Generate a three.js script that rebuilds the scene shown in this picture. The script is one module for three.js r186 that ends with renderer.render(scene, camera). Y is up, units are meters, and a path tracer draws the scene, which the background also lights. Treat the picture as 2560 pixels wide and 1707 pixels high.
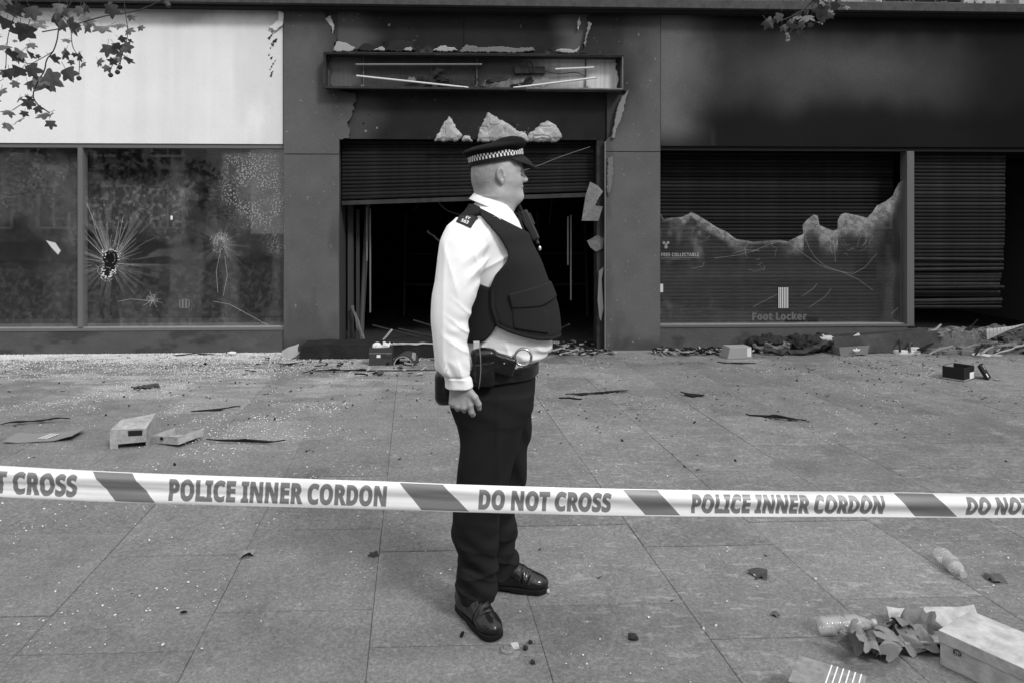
import * as THREE from 'three';
import { mergeGeometries, mergeVertices } from 'three/addons/utils/BufferGeometryUtils.js';
import { RoundedBoxGeometry } from 'three/addons/geometries/RoundedBoxGeometry.js';

// ---------------------------------------------------------------- camera, sky, sun, exposure
const scene = new THREE.Scene();
const camera = new THREE.PerspectiveCamera(50.62, 1024 / 682, 0.05, 400);
camera.position.set(0, 1.49, 8.585);
camera.rotation.y = THREE.MathUtils.degToRad(-2.3);
camera.setViewOffset(1024, 682, 0, 115.3, 1024, 682);      // level camera with a lens shift: verticals stay upright
scene.add(camera);

const renderer = new THREE.WebGLRenderer({ antialias: true });
renderer.setSize(1024, 682);
renderer.toneMapping = THREE.LinearToneMapping;
renderer.toneMappingExposure = 1.35;
renderer.shadowMap.enabled = true;

const SUN = new THREE.Vector3(0.8, 1.25, 1.05).normalize();
{ // a bright, evenly overcast sky, a little brighter round the veiled sun
  const w = 256, h = 128, d = new Float32Array(w * h * 4), v = new THREE.Vector3();
  for (let j = 0; j < h; j++) for (let i = 0; i < w; i++) {
    const el = ((j + 0.5) / h - 0.5) * Math.PI, az = ((i + 0.5) / w - 0.5) * 2 * Math.PI;
    v.set(Math.cos(el) * Math.cos(az), Math.sin(el), Math.cos(el) * Math.sin(az));
    const s = Math.max(0, v.dot(SUN));
    const up = Math.max(0, v.y);
    const l = 0.62 + 0.38 * up + 0.5 * Math.pow(s, 6);
    const k = (j * w + i) * 4; d[k] = d[k + 1] = d[k + 2] = l; d[k + 3] = 1;
  }
  const sky = new THREE.DataTexture(d, w, h, THREE.RGBAFormat, THREE.FloatType);
  sky.mapping = THREE.EquirectangularReflectionMapping; sky.magFilter = sky.minFilter = THREE.LinearFilter; sky.needsUpdate = true;
  scene.background = sky; scene.environment = sky;
}
const sun = new THREE.DirectionalLight(0xffffff, 1.5);
sun.position.copy(SUN).multiplyScalar(40); sun.castShadow = true; sun.shadow.radius = 20;
sun.shadow.mapSize.set(2048, 2048);
Object.assign(sun.shadow.camera, { left: -14, right: 14, top: 14, bottom: -14, near: 1, far: 90 });
scene.add(sun, sun.target);

// ---------------------------------------------------------------- helpers
function rng(seed) { let a = seed >>> 0; return () => { a = (a + 0x6D2B79F5) | 0; let t = Math.imul(a ^ (a >>> 15), 1 | a); t = (t + Math.imul(t ^ (t >>> 7), 61 | t)) ^ t; return ((t ^ (t >>> 14)) >>> 0) / 4294967296; }; }
const R0 = rng(7);
const rr = (a, b, r = R0) => a + (b - a) * r();
const clamp = (x, a = 0, b = 1) => Math.min(b, Math.max(a, x));
const lerp = (a, b, t) => a + (b - a) * t;
const ss = (a, b, x) => { const t = clamp((x - a) / (b - a)); return t * t * (3 - 2 * t); };
function h2(x, y) { let n = Math.imul(x, 374761393) + Math.imul(y, 668265263); n = Math.imul(n ^ (n >>> 13), 1274126177); return ((n ^ (n >>> 16)) >>> 0) / 4294967296; }
function n2(x, y) { const xi = Math.floor(x), yi = Math.floor(y); let u = x - xi, v = y - yi; u = u * u * (3 - 2 * u); v = v * v * (3 - 2 * v); return lerp(lerp(h2(xi, yi), h2(xi + 1, yi), u), lerp(h2(xi, yi + 1), h2(xi + 1, yi + 1), u), v); }
function fbm(x, y, o = 4) { let s = 0, a = 0.5, t = 0; for (let i = 0; i < o; i++) { s += a * n2(x, y); t += a; a *= 0.5; x = x * 2.03 + 17.1; y = y * 2.03 + 5.7; } return s / t; }
function n3(x, y, z) { const zi = Math.floor(z); let w = z - zi; w = w * w * (3 - 2 * w); return lerp(n2(x + zi * 31.7, y + zi * 17.3), n2(x + (zi + 1) * 31.7, y + (zi + 1) * 17.3), w); }

// colour map from linear grey values; fn(u, v) with v up
function greyTex(w, h, fn, { srgb = true, wrap = false, alpha = null } = {}) {
  const d = new Uint8Array(w * h * 4);
  for (let j = 0; j < h; j++) for (let i = 0; i < w; i++) {
    let g = fn((i + 0.5) / w, (j + 0.5) / h);
    const a = alpha ? alpha((i + 0.5) / w, (j + 0.5) / h) : 1;
    g = clamp(g);
    if (srgb) g = g <= 0.0031308 ? g * 12.92 : 1.055 * Math.pow(g, 1 / 2.4) - 0.055;
    const k = (j * w + i) * 4; d[k] = d[k + 1] = d[k + 2] = Math.round(g * 255); d[k + 3] = Math.round(clamp(a) * 255);
  }
  const t = new THREE.DataTexture(d, w, h, THREE.RGBAFormat, THREE.UnsignedByteType);
  t.colorSpace = srgb ? THREE.SRGBColorSpace : THREE.NoColorSpace;
  t.magFilter = THREE.LinearFilter; t.minFilter = THREE.LinearMipmapLinearFilter; t.generateMipmaps = true; t.anisotropy = 8;
  t.wrapS = t.wrapT = wrap ? THREE.RepeatWrapping : THREE.ClampToEdgeWrapping; t.needsUpdate = true;
  return t;
}
function canvasTex(w, h, draw) {
  const c = document.createElement('canvas'); c.width = w; c.height = h; draw(c.getContext('2d'), w, h);
  const t = new THREE.CanvasTexture(c); t.colorSpace = THREE.SRGBColorSpace; t.anisotropy = 8; t.wrapS = THREE.RepeatWrapping; return t;
}
// tiling noise: wraps at 1
function tileNoise(freq, oct, seed) { return (u, v) => { let s = 0, a = 0.5, t = 0, f = freq; for (let o = 0; o < oct; o++) { const x = u * f, y = v * f, xi = Math.floor(x), yi = Math.floor(y); let p = x - xi, q = y - yi; p = p * p * (3 - 2 * p); q = q * q * (3 - 2 * q); const H = (i, j) => h2(((i % f) + f) % f + seed * 101 + o * 977, ((j % f) + f) % f + seed * 53); s += a * lerp(lerp(H(xi, yi), H(xi + 1, yi), p), lerp(H(xi, yi + 1), H(xi + 1, yi + 1), p), q); t += a; a *= 0.6; f *= 2; } return s / t; }; }
const gritN = tileNoise(16, 5, 3), weaveN = tileNoise(8, 5, 9);
const gritBump = greyTex(512, 512, gritN, { srgb: false, wrap: true });
const gritMap = greyTex(512, 512, (u, v) => 0.55 + 0.6 * (gritN(u, v) - 0.5) + 0.35 * weaveN(u, v), { wrap: true });
const weaveBump = greyTex(256, 256, (u, v) => 0.5 + 0.25 * Math.sin(u * Math.PI * 2 * 64 + v * Math.PI * 2 * 64) + 0.5 * (weaveN(u, v) - 0.5), { srgb: false, wrap: true });
function rep(t, s) { const c = t.clone(); c.repeat.set(s, s); c.needsUpdate = true; return c; }
const grey = (l) => new THREE.Color().setRGB(l, l, l);
function mat(l, rough = 0.85, o = {}) {
  const { metal = 0, bump = 0, bumpRep = 1, mapRep = 0, ...more } = o;
  const m = new THREE.MeshPhysicalMaterial({ color: grey(l), roughness: rough, metalness: metal, ...more });
  if (l < 0.07 && rough > 0.55 && more.specularIntensity === undefined) m.specularIntensity = 0.2;   // soot and matt cloth hardly gleam
  if (bump) { m.bumpMap = bumpRep === 1 ? gritBump : rep(gritBump, bumpRep); m.bumpScale = bump; }
  if (mapRep) m.map = rep(gritMap, mapRep);
  return m;
}
// uv in metres from position, along the dominant axis of the normal
function metreUV(g, s = 1) {
  const p = g.attributes.position, n = g.attributes.normal, uv = new Float32Array(p.count * 2);
  for (let i = 0; i < p.count; i++) {
    const ax = Math.abs(n.getX(i)), ay = Math.abs(n.getY(i)), az = Math.abs(n.getZ(i));
    let a, b;
    if (az >= ax && az >= ay) { a = p.getX(i); b = p.getY(i); } else if (ay >= ax) { a = p.getX(i); b = p.getZ(i); } else { a = p.getZ(i); b = p.getY(i); }
    uv[2 * i] = a * s; uv[2 * i + 1] = b * s;
  }
  g.setAttribute('uv', new THREE.BufferAttribute(uv, 2)); return g;
}
const used = new Map();
function numbered(n) { const k = used.get(n) || 0; used.set(n, k + 1); return k ? `${n}_${String(k).padStart(3, '0')}` : n; }
function thing(name, label, category, pos = [0, 0, 0], turn = 0, group) {
  const o = new THREE.Group(); o.name = numbered(name); o.position.set(...pos); o.rotation.y = turn;
  o.userData = { label, category }; if (group) o.userData.group = group; scene.add(o); return o;
}
function part(parent, name, geom, material, o = {}) {
  const m = new THREE.Mesh(geom, material); m.name = name; m.castShadow = m.receiveShadow = true;
  if (o.pos) m.position.set(...o.pos); if (o.rot) m.rotation.set(...o.rot); if (o.label) m.userData.label = o.label; if (o.kind) m.userData.kind = o.kind;
  parent.add(m); return m;
}
function tagMesh(m, label, category, group) { m.userData.label = label; m.userData.category = category; if (group) m.userData.group = group; m.name = numbered(m.name); return m; }
function box(w, h, d, x = 0, y = 0, z = 0, r = 0) { const g = r ? new RoundedBoxGeometry(w, h, d, 2, r) : new THREE.BoxGeometry(w, h, d); g.translate(x, y, z); return metreUV(g); }
function span(x0, x1, y0, y1, z0, z1, r = 0) { return box(x1 - x0, y1 - y0, z1 - z0, (x0 + x1) / 2, (y0 + y1) / 2, (z0 + z1) / 2, r); }
function tube(pts, r, seg = 24, rad = 7) { return new THREE.TubeGeometry(new THREE.CatmullRomCurve3(pts.map((p) => new THREE.Vector3(...p))), seg, r, rad, false); }
function rodBetween(a, b, r0, r1 = r0, seg = 8) { const A = new THREE.Vector3(...a), B = new THREE.Vector3(...b), L = A.distanceTo(B); const g = new THREE.CylinderGeometry(r1, r0, L, seg); g.translate(0, L / 2, 0); g.applyQuaternion(new THREE.Quaternion().setFromUnitVectors(new THREE.Vector3(0, 1, 0), B.clone().sub(A).normalize())); g.translate(...a); return g; }
function poly(pts, depth, bevel = 0, holes = []) {
  const s = new THREE.Shape(pts.map((p) => new THREE.Vector2(p[0], p[1]))); for (const h of holes) s.holes.push(new THREE.Path(h.map((p) => new THREE.Vector2(p[0], p[1]))));
  const g = new THREE.ExtrudeGeometry(s, { depth: depth - 2 * bevel, bevelEnabled: bevel > 0, bevelThickness: bevel, bevelSize: bevel, bevelOffset: -bevel, bevelSegments: 1, steps: 1 });
  g.translate(0, 0, bevel); return metreUV(g);
}
// a ragged polyline between given points
function ragged(pts, amp, step, seed) { const r = rng(seed), out = []; for (let i = 0; i + 1 < pts.length; i++) { const [ax, ay] = pts[i], [bx, by] = pts[i + 1], L = Math.hypot(bx - ax, by - ay), n = Math.max(1, Math.round(L / step)); for (let k = 0; k < n; k++) { const t = k / n, j = k ? amp : amp * 0.3; out.push([ax + (bx - ax) * t + (r() - 0.5) * 2 * j, ay + (by - ay) * t + (r() - 0.5) * 2 * j]); } } out.push(pts[pts.length - 1]); return out; }
function plain(g) { const q = g.index ? g.toNonIndexed() : g; for (const k of Object.keys(q.attributes)) if (!['position', 'normal', 'uv'].includes(k)) q.deleteAttribute(k); if (!q.attributes.uv) q.setAttribute('uv', new THREE.BufferAttribute(new Float32Array(q.attributes.position.count * 2), 2)); return q; }
function join(list) { return mergeGeometries(list.map(plain), false); }
function jitterGeo(g, amp, freq, seed = 0) { const p = g.attributes.position; for (let i = 0; i < p.count; i++) { const x = p.getX(i), y = p.getY(i), z = p.getZ(i); p.setXYZ(i, x + (n3(x * freq + seed, y * freq, z * freq) - 0.5) * amp, y + (n3(x * freq, y * freq + seed + 9, z * freq) - 0.5) * amp, z + (n3(x * freq, y * freq, z * freq + seed + 5) - 0.5) * amp); } g.computeVertexNormals(); return g; }
// surface nets: a closed smooth mesh of the zero level of f
function meshField(f, lo, hi, h) {
  const nx = Math.ceil((hi[0] - lo[0]) / h) + 1, ny = Math.ceil((hi[1] - lo[1]) / h) + 1, nz = Math.ceil((hi[2] - lo[2]) / h) + 1;
  const v = new Float32Array(nx * ny * nz), at = (i, j, k) => i + nx * (j + ny * k);
  for (let k = 0; k < nz; k++) for (let j = 0; j < ny; j++) for (let i = 0; i < nx; i++) v[at(i, j, k)] = f(lo[0] + i * h, lo[1] + j * h, lo[2] + k * h);
  const id = new Int32Array(nx * ny * nz).fill(-1), P = [];
  const C = [[0, 0, 0], [1, 0, 0], [0, 1, 0], [1, 1, 0], [0, 0, 1], [1, 0, 1], [0, 1, 1], [1, 1, 1]], Ed = [[0, 1], [2, 3], [4, 5], [6, 7], [0, 2], [1, 3], [4, 6], [5, 7], [0, 4], [1, 5], [2, 6], [3, 7]];
  for (let k = 0; k < nz - 1; k++) for (let j = 0; j < ny - 1; j++) for (let i = 0; i < nx - 1; i++) {
    const c = C.map((o) => v[at(i + o[0], j + o[1], k + o[2])]); let m = 0; for (let q = 0; q < 8; q++) if (c[q] < 0) m |= 1 << q;
    if (m === 0 || m === 255) continue;
    let x = 0, y = 0, z = 0, n = 0;
    for (const [a, b] of Ed) if ((c[a] < 0) !== (c[b] < 0)) { const t = c[a] / (c[a] - c[b]); x += lerp(C[a][0], C[b][0], t); y += lerp(C[a][1], C[b][1], t); z += lerp(C[a][2], C[b][2], t); n++; }
    id[at(i, j, k)] = P.length / 3; P.push(lo[0] + (i + x / n) * h, lo[1] + (j + y / n) * h, lo[2] + (k + z / n) * h);
  }
  const I = [];
  const quad = (a, b, c, d, flip) => { if (a < 0 || b < 0 || c < 0 || d < 0) return; if (flip) I.push(a, c, b, a, d, c); else I.push(a, b, c, a, c, d); };
  for (let k = 1; k < nz - 1; k++) for (let j = 1; j < ny - 1; j++) for (let i = 1; i < nx - 1; i++) {
    const s = v[at(i, j, k)] < 0;
    if (s !== v[at(i + 1, j, k)] < 0) quad(id[at(i, j - 1, k - 1)], id[at(i, j, k - 1)], id[at(i, j, k)], id[at(i, j - 1, k)], !s);
    if (s !== v[at(i, j + 1, k)] < 0) quad(id[at(i - 1, j, k - 1)], id[at(i - 1, j, k)], id[at(i, j, k)], id[at(i, j, k - 1)], !s);
    if (s !== v[at(i, j, k + 1)] < 0) quad(id[at(i - 1, j - 1, k)], id[at(i, j - 1, k)], id[at(i, j, k)], id[at(i - 1, j, k)], !s);
  }
  const g = new THREE.BufferGeometry(); g.setAttribute('position', new THREE.Float32BufferAttribute(P, 3)); g.setIndex(I);
  const N = new Float32Array(P.length), e = h * 0.5;
  for (let q = 0; q < P.length; q += 3) { const x = P[q], y = P[q + 1], z = P[q + 2]; let a = f(x + e, y, z) - f(x - e, y, z), b = f(x, y + e, z) - f(x, y - e, z), c = f(x, y, z + e) - f(x, y, z - e); const L = Math.hypot(a, b, c) || 1; N[q] = a / L; N[q + 1] = b / L; N[q + 2] = c / L; }
  g.setAttribute('normal', new THREE.BufferAttribute(N, 3));
  const UV = new Float32Array(P.length / 3 * 2); for (let q = 0; q < P.length / 3; q++) { UV[2 * q] = P[3 * q] + 0.8 * P[3 * q + 2]; UV[2 * q + 1] = P[3 * q + 1] - 0.3 * P[3 * q + 2] + 0.15 * P[3 * q]; }   // oblique and seamless
  g.setAttribute('uv', new THREE.BufferAttribute(UV, 2)); return g;
}
const smin = (a, b, k) => { const h = clamp(0.5 + 0.5 * (b - a) / k); return lerp(b, a, h) - k * h * (1 - h); };
const smax = (a, b, k) => -smin(-a, -b, k);
function sdCone(x, y, z, a, b, ra, rb) { const bx = b[0] - a[0], by = b[1] - a[1], bz = b[2] - a[2], px = x - a[0], py = y - a[1], pz = z - a[2]; const t = clamp((px * bx + py * by + pz * bz) / (bx * bx + by * by + bz * bz)); return Math.hypot(px - bx * t, py - by * t, pz - bz * t) - lerp(ra, rb, t); }
function sdEll(x, y, z, c, r) { const a = (x - c[0]) / r[0], b = (y - c[1]) / r[1], d = (z - c[2]) / r[2]; const k0 = Math.hypot(a, b, d), k1 = Math.hypot(a / r[0], b / r[1], d / r[2]); return k1 < 1e-9 ? -Math.min(...r) : k0 * (k0 - 1) / k1; }
function sdBox(x, y, z, c, h, r) { const a = Math.abs(x - c[0]) - h[0] + r, b = Math.abs(y - c[1]) - h[1] + r, d = Math.abs(z - c[2]) - h[2] + r; return Math.hypot(Math.max(a, 0), Math.max(b, 0), Math.max(d, 0)) + Math.min(0, Math.max(a, b, d)) - r; }
// signed distance to a polygon in the plane (negative inside)
function sdPoly(px, py, v) { let d = 1e9, s = 1; for (let i = 0, n = v.length, j = n - 1; i < n; j = i, i++) { const ex = v[j][0] - v[i][0], ey = v[j][1] - v[i][1], wx = px - v[i][0], wy = py - v[i][1]; const t = clamp((wx * ex + wy * ey) / (ex * ex + ey * ey)); d = Math.min(d, (wx - ex * t) ** 2 + (wy - ey * t) ** 2); const c1 = py >= v[i][1], c2 = py < v[j][1], c3 = ex * wy > ey * wx; if ((c1 && c2 && c3) || (!c1 && !c2 && !c3)) s = -s; } return s * Math.sqrt(d); }
// an upright form given as stacked superellipse sections [y, xBack, xFront, zCentre, zHalf]
function stack(rows, e = 2.3) {
  rows = rows.slice().sort((a, b) => a[0] - b[0]); const n = rows.length;
  const cr = (i, t, k) => { const p0 = rows[Math.max(0, i - 1)][k], p1 = rows[i][k], p2 = rows[Math.min(n - 1, i + 1)][k], p3 = rows[Math.min(n - 1, i + 2)][k]; return 0.5 * (2 * p1 + (p2 - p0) * t + (2 * p0 - 5 * p1 + 4 * p2 - p3) * t * t + (3 * p1 - p0 - 3 * p2 + p3) * t * t * t); };
  const lo = rows[0][0], hi = rows[n - 1][0];
  return (x, y, z) => {
    const yy = clamp(y, lo, hi); let i = 0; while (i < n - 2 && rows[i + 1][0] < yy) i++;
    const t = n > 1 ? (yy - rows[i][0]) / (rows[i + 1][0] - rows[i][0]) : 0;
    const xb = cr(i, t, 1), xf = cr(i, t, 2), cz = cr(i, t, 3), b = cr(i, t, 4), a = (xf - xb) / 2, cx = (xf + xb) / 2;
    const q = Math.pow(Math.pow(Math.abs(x - cx) / a, e) + Math.pow(Math.abs(z - cz) / b, e), 1 / e);
    const d = (q - 1) * Math.min(a, b) * (q < 1 ? 1 : lerp(1, 1, 0)), dy = Math.max(lo - y, y - hi);
    return dy > 0 ? Math.hypot(Math.max(d, 0), dy) : Math.max(d, dy);
  };
}
// ---------------------------------------------------------------- ground and paving
function pavingTone(x, z) {
  let g = 0.175 + 0.05 * (fbm(x * 0.9 + 3, z * 0.9, 4) - 0.5) + 0.06 * (fbm(x * 7, z * 7 + 40, 4) - 0.5);
  g *= 0.72 + 0.56 * h2(Math.floor(x * 300), Math.floor(z * 300)); g *= 0.85 + 0.3 * h2(Math.floor(x * 95) + 5, Math.floor(z * 95));                       // aggregate speckle
  g *= 0.88 + 0.24 * n2(x * 90, z * 90);
  const dark = fbm(x * 3.1 + 11, z * 3.1, 4); g *= 1 - 0.16 * ss(0.58, 0.74, dark);        // old oil and damp stains
  const gum = fbm(x * 15 + 70, z * 38 + 9, 5); g += 0.10 * ss(0.63, 0.76, gum) * ss(-0.6, 0.8, x) * (0.35 + 0.65 * h2(Math.floor(x * 160), Math.floor(z * 300))); // pale trodden smears
  const spot = n2(x * 26 + 5, z * 34 + 60); g += 0.05 * ss(0.9, 0.96, spot);
  // ash trodden out of the burnt doorway
  const ash = ss(0.42, 0.62, fbm(x * 2.2 + 30, z * 3.4, 5)); g *= 1 - 0.42 * ash * ss(1.9, 0.2, z) * ss(4.6, 2.6, Math.abs(x - 0.4));
  // ground glass swept along the foot of the left window
  const dust = ss(0.3, 0.6, fbm(x * 5 + 2, z * 9, 4)); g += 0.36 * dust * ss(0.75, 0.05, z + 0.25 * (fbm(x * 2, 3, 3) - 0.5)) * ss(-1.9, -2.6, x);
  g += 0.12 * ss(0.38, 0.7, fbm(x * 4, z * 11 + 8, 4)) * ss(3.4, 1.0, z) * ss(0.6, -1.8, x) * (0.2 + 1.6 * h2(Math.floor(x * 120), Math.floor(z * 120)));
  g += 0.05 * ss(0.46, 0.66, fbm(x * 2.4 + 5, z * 2.4, 4)) * ss(5.2, 2.5, z) * h2(Math.floor(x * 220) + 9, Math.floor(z * 220));
  return g;
}
const farMap = greyTex(2048, 880, (u, v) => pavingTone(-7 + 16 * u, -1 + 6.8 * v));
const nearMap = greyTex(2048, 850, (u, v) => pavingTone(-2.8 + 5.8 * u, 4.8 + 2.4 * v));
const farSlab = [0.88, 1, 1.07, 0.95].map((k) => new THREE.MeshStandardMaterial({ color: grey(k), map: farMap, roughness: 0.9, bumpMap: rep(gritBump, 6), bumpScale: 0.0012 }));
const nearSlab = [0.9, 1, 1.07, 0.96].map((k) => new THREE.MeshStandardMaterial({ color: grey(k), map: nearMap, roughness: 0.88, bumpMap: rep(gritBump, 14), bumpScale: 0.0012 }));
{
  const ground = new THREE.Mesh(new THREE.PlaneGeometry(260, 260), mat(0.10, 0.95, { mapRep: 200 })); ground.rotation.x = -Math.PI / 2; ground.position.y = -0.0065;
  ground.name = 'ground'; ground.userData.kind = 'structure'; ground.receiveShadow = true; scene.add(ground);
  const pavement = new THREE.Group(); pavement.name = 'pavement'; pavement.userData.kind = 'structure'; scene.add(pavement);
  const r = rng(41), SH = 0.096, pitch = 0.612, zLen = 0.754;
  for (let k = -8; k < 16; k++) {
    const phase = ((k % 2) + 2) % 2 ? 5.0 : 5.256;
    for (let n = -8; n < 3; n++) {
      let z0 = phase + n * zLen, z1 = z0 + zLen; if (z1 < -0.02) continue; z0 = Math.max(z0, -0.035);
      const zm = (z0 + z1) / 2, xm = -1.628 + (k + 0.5) * pitch + SH * (zm - 6);
      const depth = 8.585 - z1; if (z1 > 7.1 || Math.abs(xm - 0.04 * depth) > 0.75 * Math.max(depth, 1.6) + 0.9) continue;
      if (xm > 8.3 || xm < -7) continue;
      const gap = 0.0003 + 0.001 * r(), gz = 0.0014 + 0.002 * r(), bev = 0.0022, top = (r() - 0.5) * 0.003, P = [], U = [], I = [];
      const X = (a, z) => -1.628 + (k + a) * pitch + SH * (z - 6), near = zm > 5.25 && Math.abs(xm) < 2.35;
      const put = (x, y, z) => { P.push(x, y, z); if (near) U.push((x + 2.8) / 5.8, (z - 4.8) / 2.4); else U.push((x + 7) / 16, (z + 1) / 6.8); };
      for (const [ins, y] of [[gap + bev, top], [gap, top - bev], [gap, top - 0.009]]) { put(X(0, z0) + ins, y, z0 + ins + gz); put(X(1, z0) - ins, y, z0 + ins + gz); put(X(1, z1) - ins, y, z1 - ins - gz); put(X(0, z1) + ins, y, z1 - ins - gz); }
      I.push(0, 2, 1, 0, 3, 2); for (let q = 0; q < 2; q++) for (let e = 0; e < 4; e++) { const a = q * 4 + e, b = q * 4 + (e + 1) % 4; I.push(a, b, a + 4, b, b + 4, a + 4); }
      let g = new THREE.BufferGeometry(); g.setAttribute('position', new THREE.Float32BufferAttribute(P, 3)); g.setAttribute('uv', new THREE.Float32BufferAttribute(U, 2)); g.setIndex(I); g = g.toNonIndexed(); g.computeVertexNormals();
      part(pavement, 'paving_slab', g, (near ? nearSlab : farSlab)[Math.floor(r() * 4)]);
    }
  }
}
// ---------------------------------------------------------------- the burnt shopfront
const shop = thing('shop_building', 'burnt-out grey shopfront with smashed windows and half-open shutter behind the officer', 'building');
const soot = (x, y, s = 0) => fbm(x * 1.3 + s, y * 1.3, 5);
const stone = mat(0.118, 0.82, { bump: 0.0015, bumpRep: 5, mapRep: 0 });
function boardMat(w, h, fn, x0, y0, sx, sy, rough = 0.8, more = {}) {   // colour map laid over a board in metres
  const t = greyTex(w, h, (u, v) => fn(x0 + u * sx, y0 + v * sy)); t.repeat.set(1 / sx, 1 / sy); t.offset.set(-x0 / sx, -y0 / sy); t.wrapS = t.wrapT = THREE.MirroredRepeatWrapping;
  return new THREE.MeshPhysicalMaterial({ map: t, roughness: rough, specularIntensity: 0.3, bumpMap: rep(gritBump, 5), bumpScale: 0.0012, ...more });
}
const streak = (x, y, f) => fbm(x * f, y * 0.35, 4);
// --- pale rendered panel over the left window, with rain and smoke streaks
const whiteMat = boardMat(1024, 512, (x, y) => {
  let g = 0.80 * (0.94 + 0.1 * fbm(x * 3, y * 3, 4)) * (0.97 + 0.06 * h2(Math.floor(x * 160), Math.floor(y * 160)));
  g *= 1 - 0.09 * ss(0.45, 0.7, streak(x + 40, y, 2.4)) * ss(-4.6, -3.0, x);
  g *= 1 - 0.05 * ss(0.4, 0.75, streak(x + 9, y, 7));
  g *= 1 - 0.16 * ss(0.3, 0.65, fbm(x * 2.6 + 4, y * 1.1, 4)) * ss(-3.6, -2.6, x);
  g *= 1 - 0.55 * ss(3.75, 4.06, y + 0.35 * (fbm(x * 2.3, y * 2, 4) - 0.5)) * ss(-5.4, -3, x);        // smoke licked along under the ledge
  return g;
}, -8, 2.4, 6, 1.7, 0.75);
part(shop, 'fascia_panel', span(-8.4, -2.36, 2.455, 4.03, -0.1, -0.03), whiteMat, { label: 'white panel with smoke streaks' });
// --- sooty panel over the right window
const sootMat = boardMat(1024, 512, (x, y) => {
  const n = soot(x, y, 3), e = 0.5 * (fbm(x * 2.1, y * 1.7 + 8, 4) - 0.5);
  let g = 0.014 + 0.018 * n;
  g += 0.095 * ss(2.95, 2.2, x + e) * ss(2.4, 2.75, y);                       // unburnt strip beside the pillar
  g += 0.042 * Math.exp(-(((x - 4.3 + e) / 1.25) ** 2) - (((y - 3.35 + 0.5 * e) / 0.36) ** 2)) * (0.5 + fbm(x * 2.2 + 2, y * 2.2, 4));
  const flame = ss(3.1, 2.75, y - 0.35 * (fbm(x * 1.9 + 6, 2, 4) - 0.5)) * ss(2.3, 2.9, x); g *= 1 - 0.72 * flame;
  g *= 1 - 0.6 * ss(3.55, 4.05, y + e) * ss(2.4, 3.2, x); g *= 1 - 0.75 * ss(5.4, 6.5, x + e);
  g += 0.035 * ss(0.5, 0.75, streak(x, y, 6)) * ss(2.75, 2.55, y) * ss(4.6, 2.6, x);
  return g * (0.86 + 0.28 * h2(Math.floor(x * 150), Math.floor(y * 150)));
}, 2, 2.4, 6, 1.7, 0.85);
part(shop, 'fascia_panel', span(2.14, 8.4, 2.455, 4.03, -0.1, -0.03), sootMat, { label: 'soot-blackened panel' });
// --- pillars: core and stone cladding pieces with open joints
const pillarMat = boardMat(1024, 1024, (x, y) => {
  let g = 0.105 * (0.85 + 0.3 * fbm(x * 4, y * 4, 4)) * (0.9 + 0.2 * h2(Math.floor(x * 170), Math.floor(y * 170)));
  const inner = ss(2.3, 3.1, y + 0.7 * (fbm(x * 2.2, y * 1.5 + 3, 4) - 0.5)) * ss(2.2, 1.5, Math.abs(x) + 0.5 * (fbm(x * 3, y * 2 + 9, 3) - 0.5)); g *= 1 - 0.72 * inner;
  g *= 1 - 0.45 * ss(3.5, 4.0, y + 0.5 * (fbm(x * 2, y * 2, 4) - 0.5));
  g *= 1 - 0.4 * ss(0.22, 0.02, y + 0.2 * (fbm(x * 8, y * 8, 3) - 0.5));
  g *= 1 - 0.25 * ss(0.55, 0.7, fbm(x * 2 + 5, y * 0.8 + 2, 4));
  const scuff = fbm(x * 30, y * 30, 2); g += 0.1 * ss(0.87, 0.9, scuff);
  return g;
}, -2.4, 0, 4.8, 4.1, 0.8);
for (const [x0, x1] of [[-2.345, -1.71], [1.48, 2.125]]) part(shop, 'pillar', span(x0 + 0.01, x1 - 0.01, -0.02, 4.03, -0.55, -0.035), mat(0.05, 0.95));
part(shop, 'cladding_panel', poly([[-2.345, -0.012], [-1.7, -0.012], [-1.7, 2.332], [-2.345, 2.332]], 0.034, 0.004).translate(0, 0, -0.034), pillarMat);
part(shop, 'cladding_panel', poly([[1.47, -0.012], [2.128, -0.012], [2.128, 2.376], [1.47, 2.376]], 0.034, 0.004).translate(0, 0, -0.034), pillarMat);
part(shop, 'cladding_panel', poly([[-2.345, 2.34], [-1.7, 2.34], ...ragged([[-1.70, 2.52], [-1.57, 2.54], [-1.6, 2.72], [-1.53, 2.86], [-1.5, 3.05], [-1.8, 3.1], [-1.82, 3.5], [-1.76, 3.58], [-1.73, 3.70], [-1.79, 3.8], [-1.80, 3.92], [-1.86, 4.0]], 0.02, 0.03, 3), [-1.9, 4.03], [-2.345, 4.03]], 0.034).translate(0, 0, -0.034), pillarMat, { label: 'torn cladding with ragged inner edge' });
part(shop, 'cladding_panel', poly([[2.128, 2.384], [2.128, 4.03], [1.3, 4.03], ...ragged([[1.25, 4.0], [1.28, 3.9], [1.21, 3.75], [1.19, 3.6], [1.12, 3.55], [1.6, 3.5], [1.62, 3.12], [1.72, 3.1], [1.68, 2.98], [1.6, 2.8], [1.56, 2.62], [1.47, 2.5]], 0.018, 0.032, 5), [1.47, 2.384]], 0.034).translate(0, 0, -0.034), pillarMat, { label: 'torn cladding with ragged inner edge' });
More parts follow.
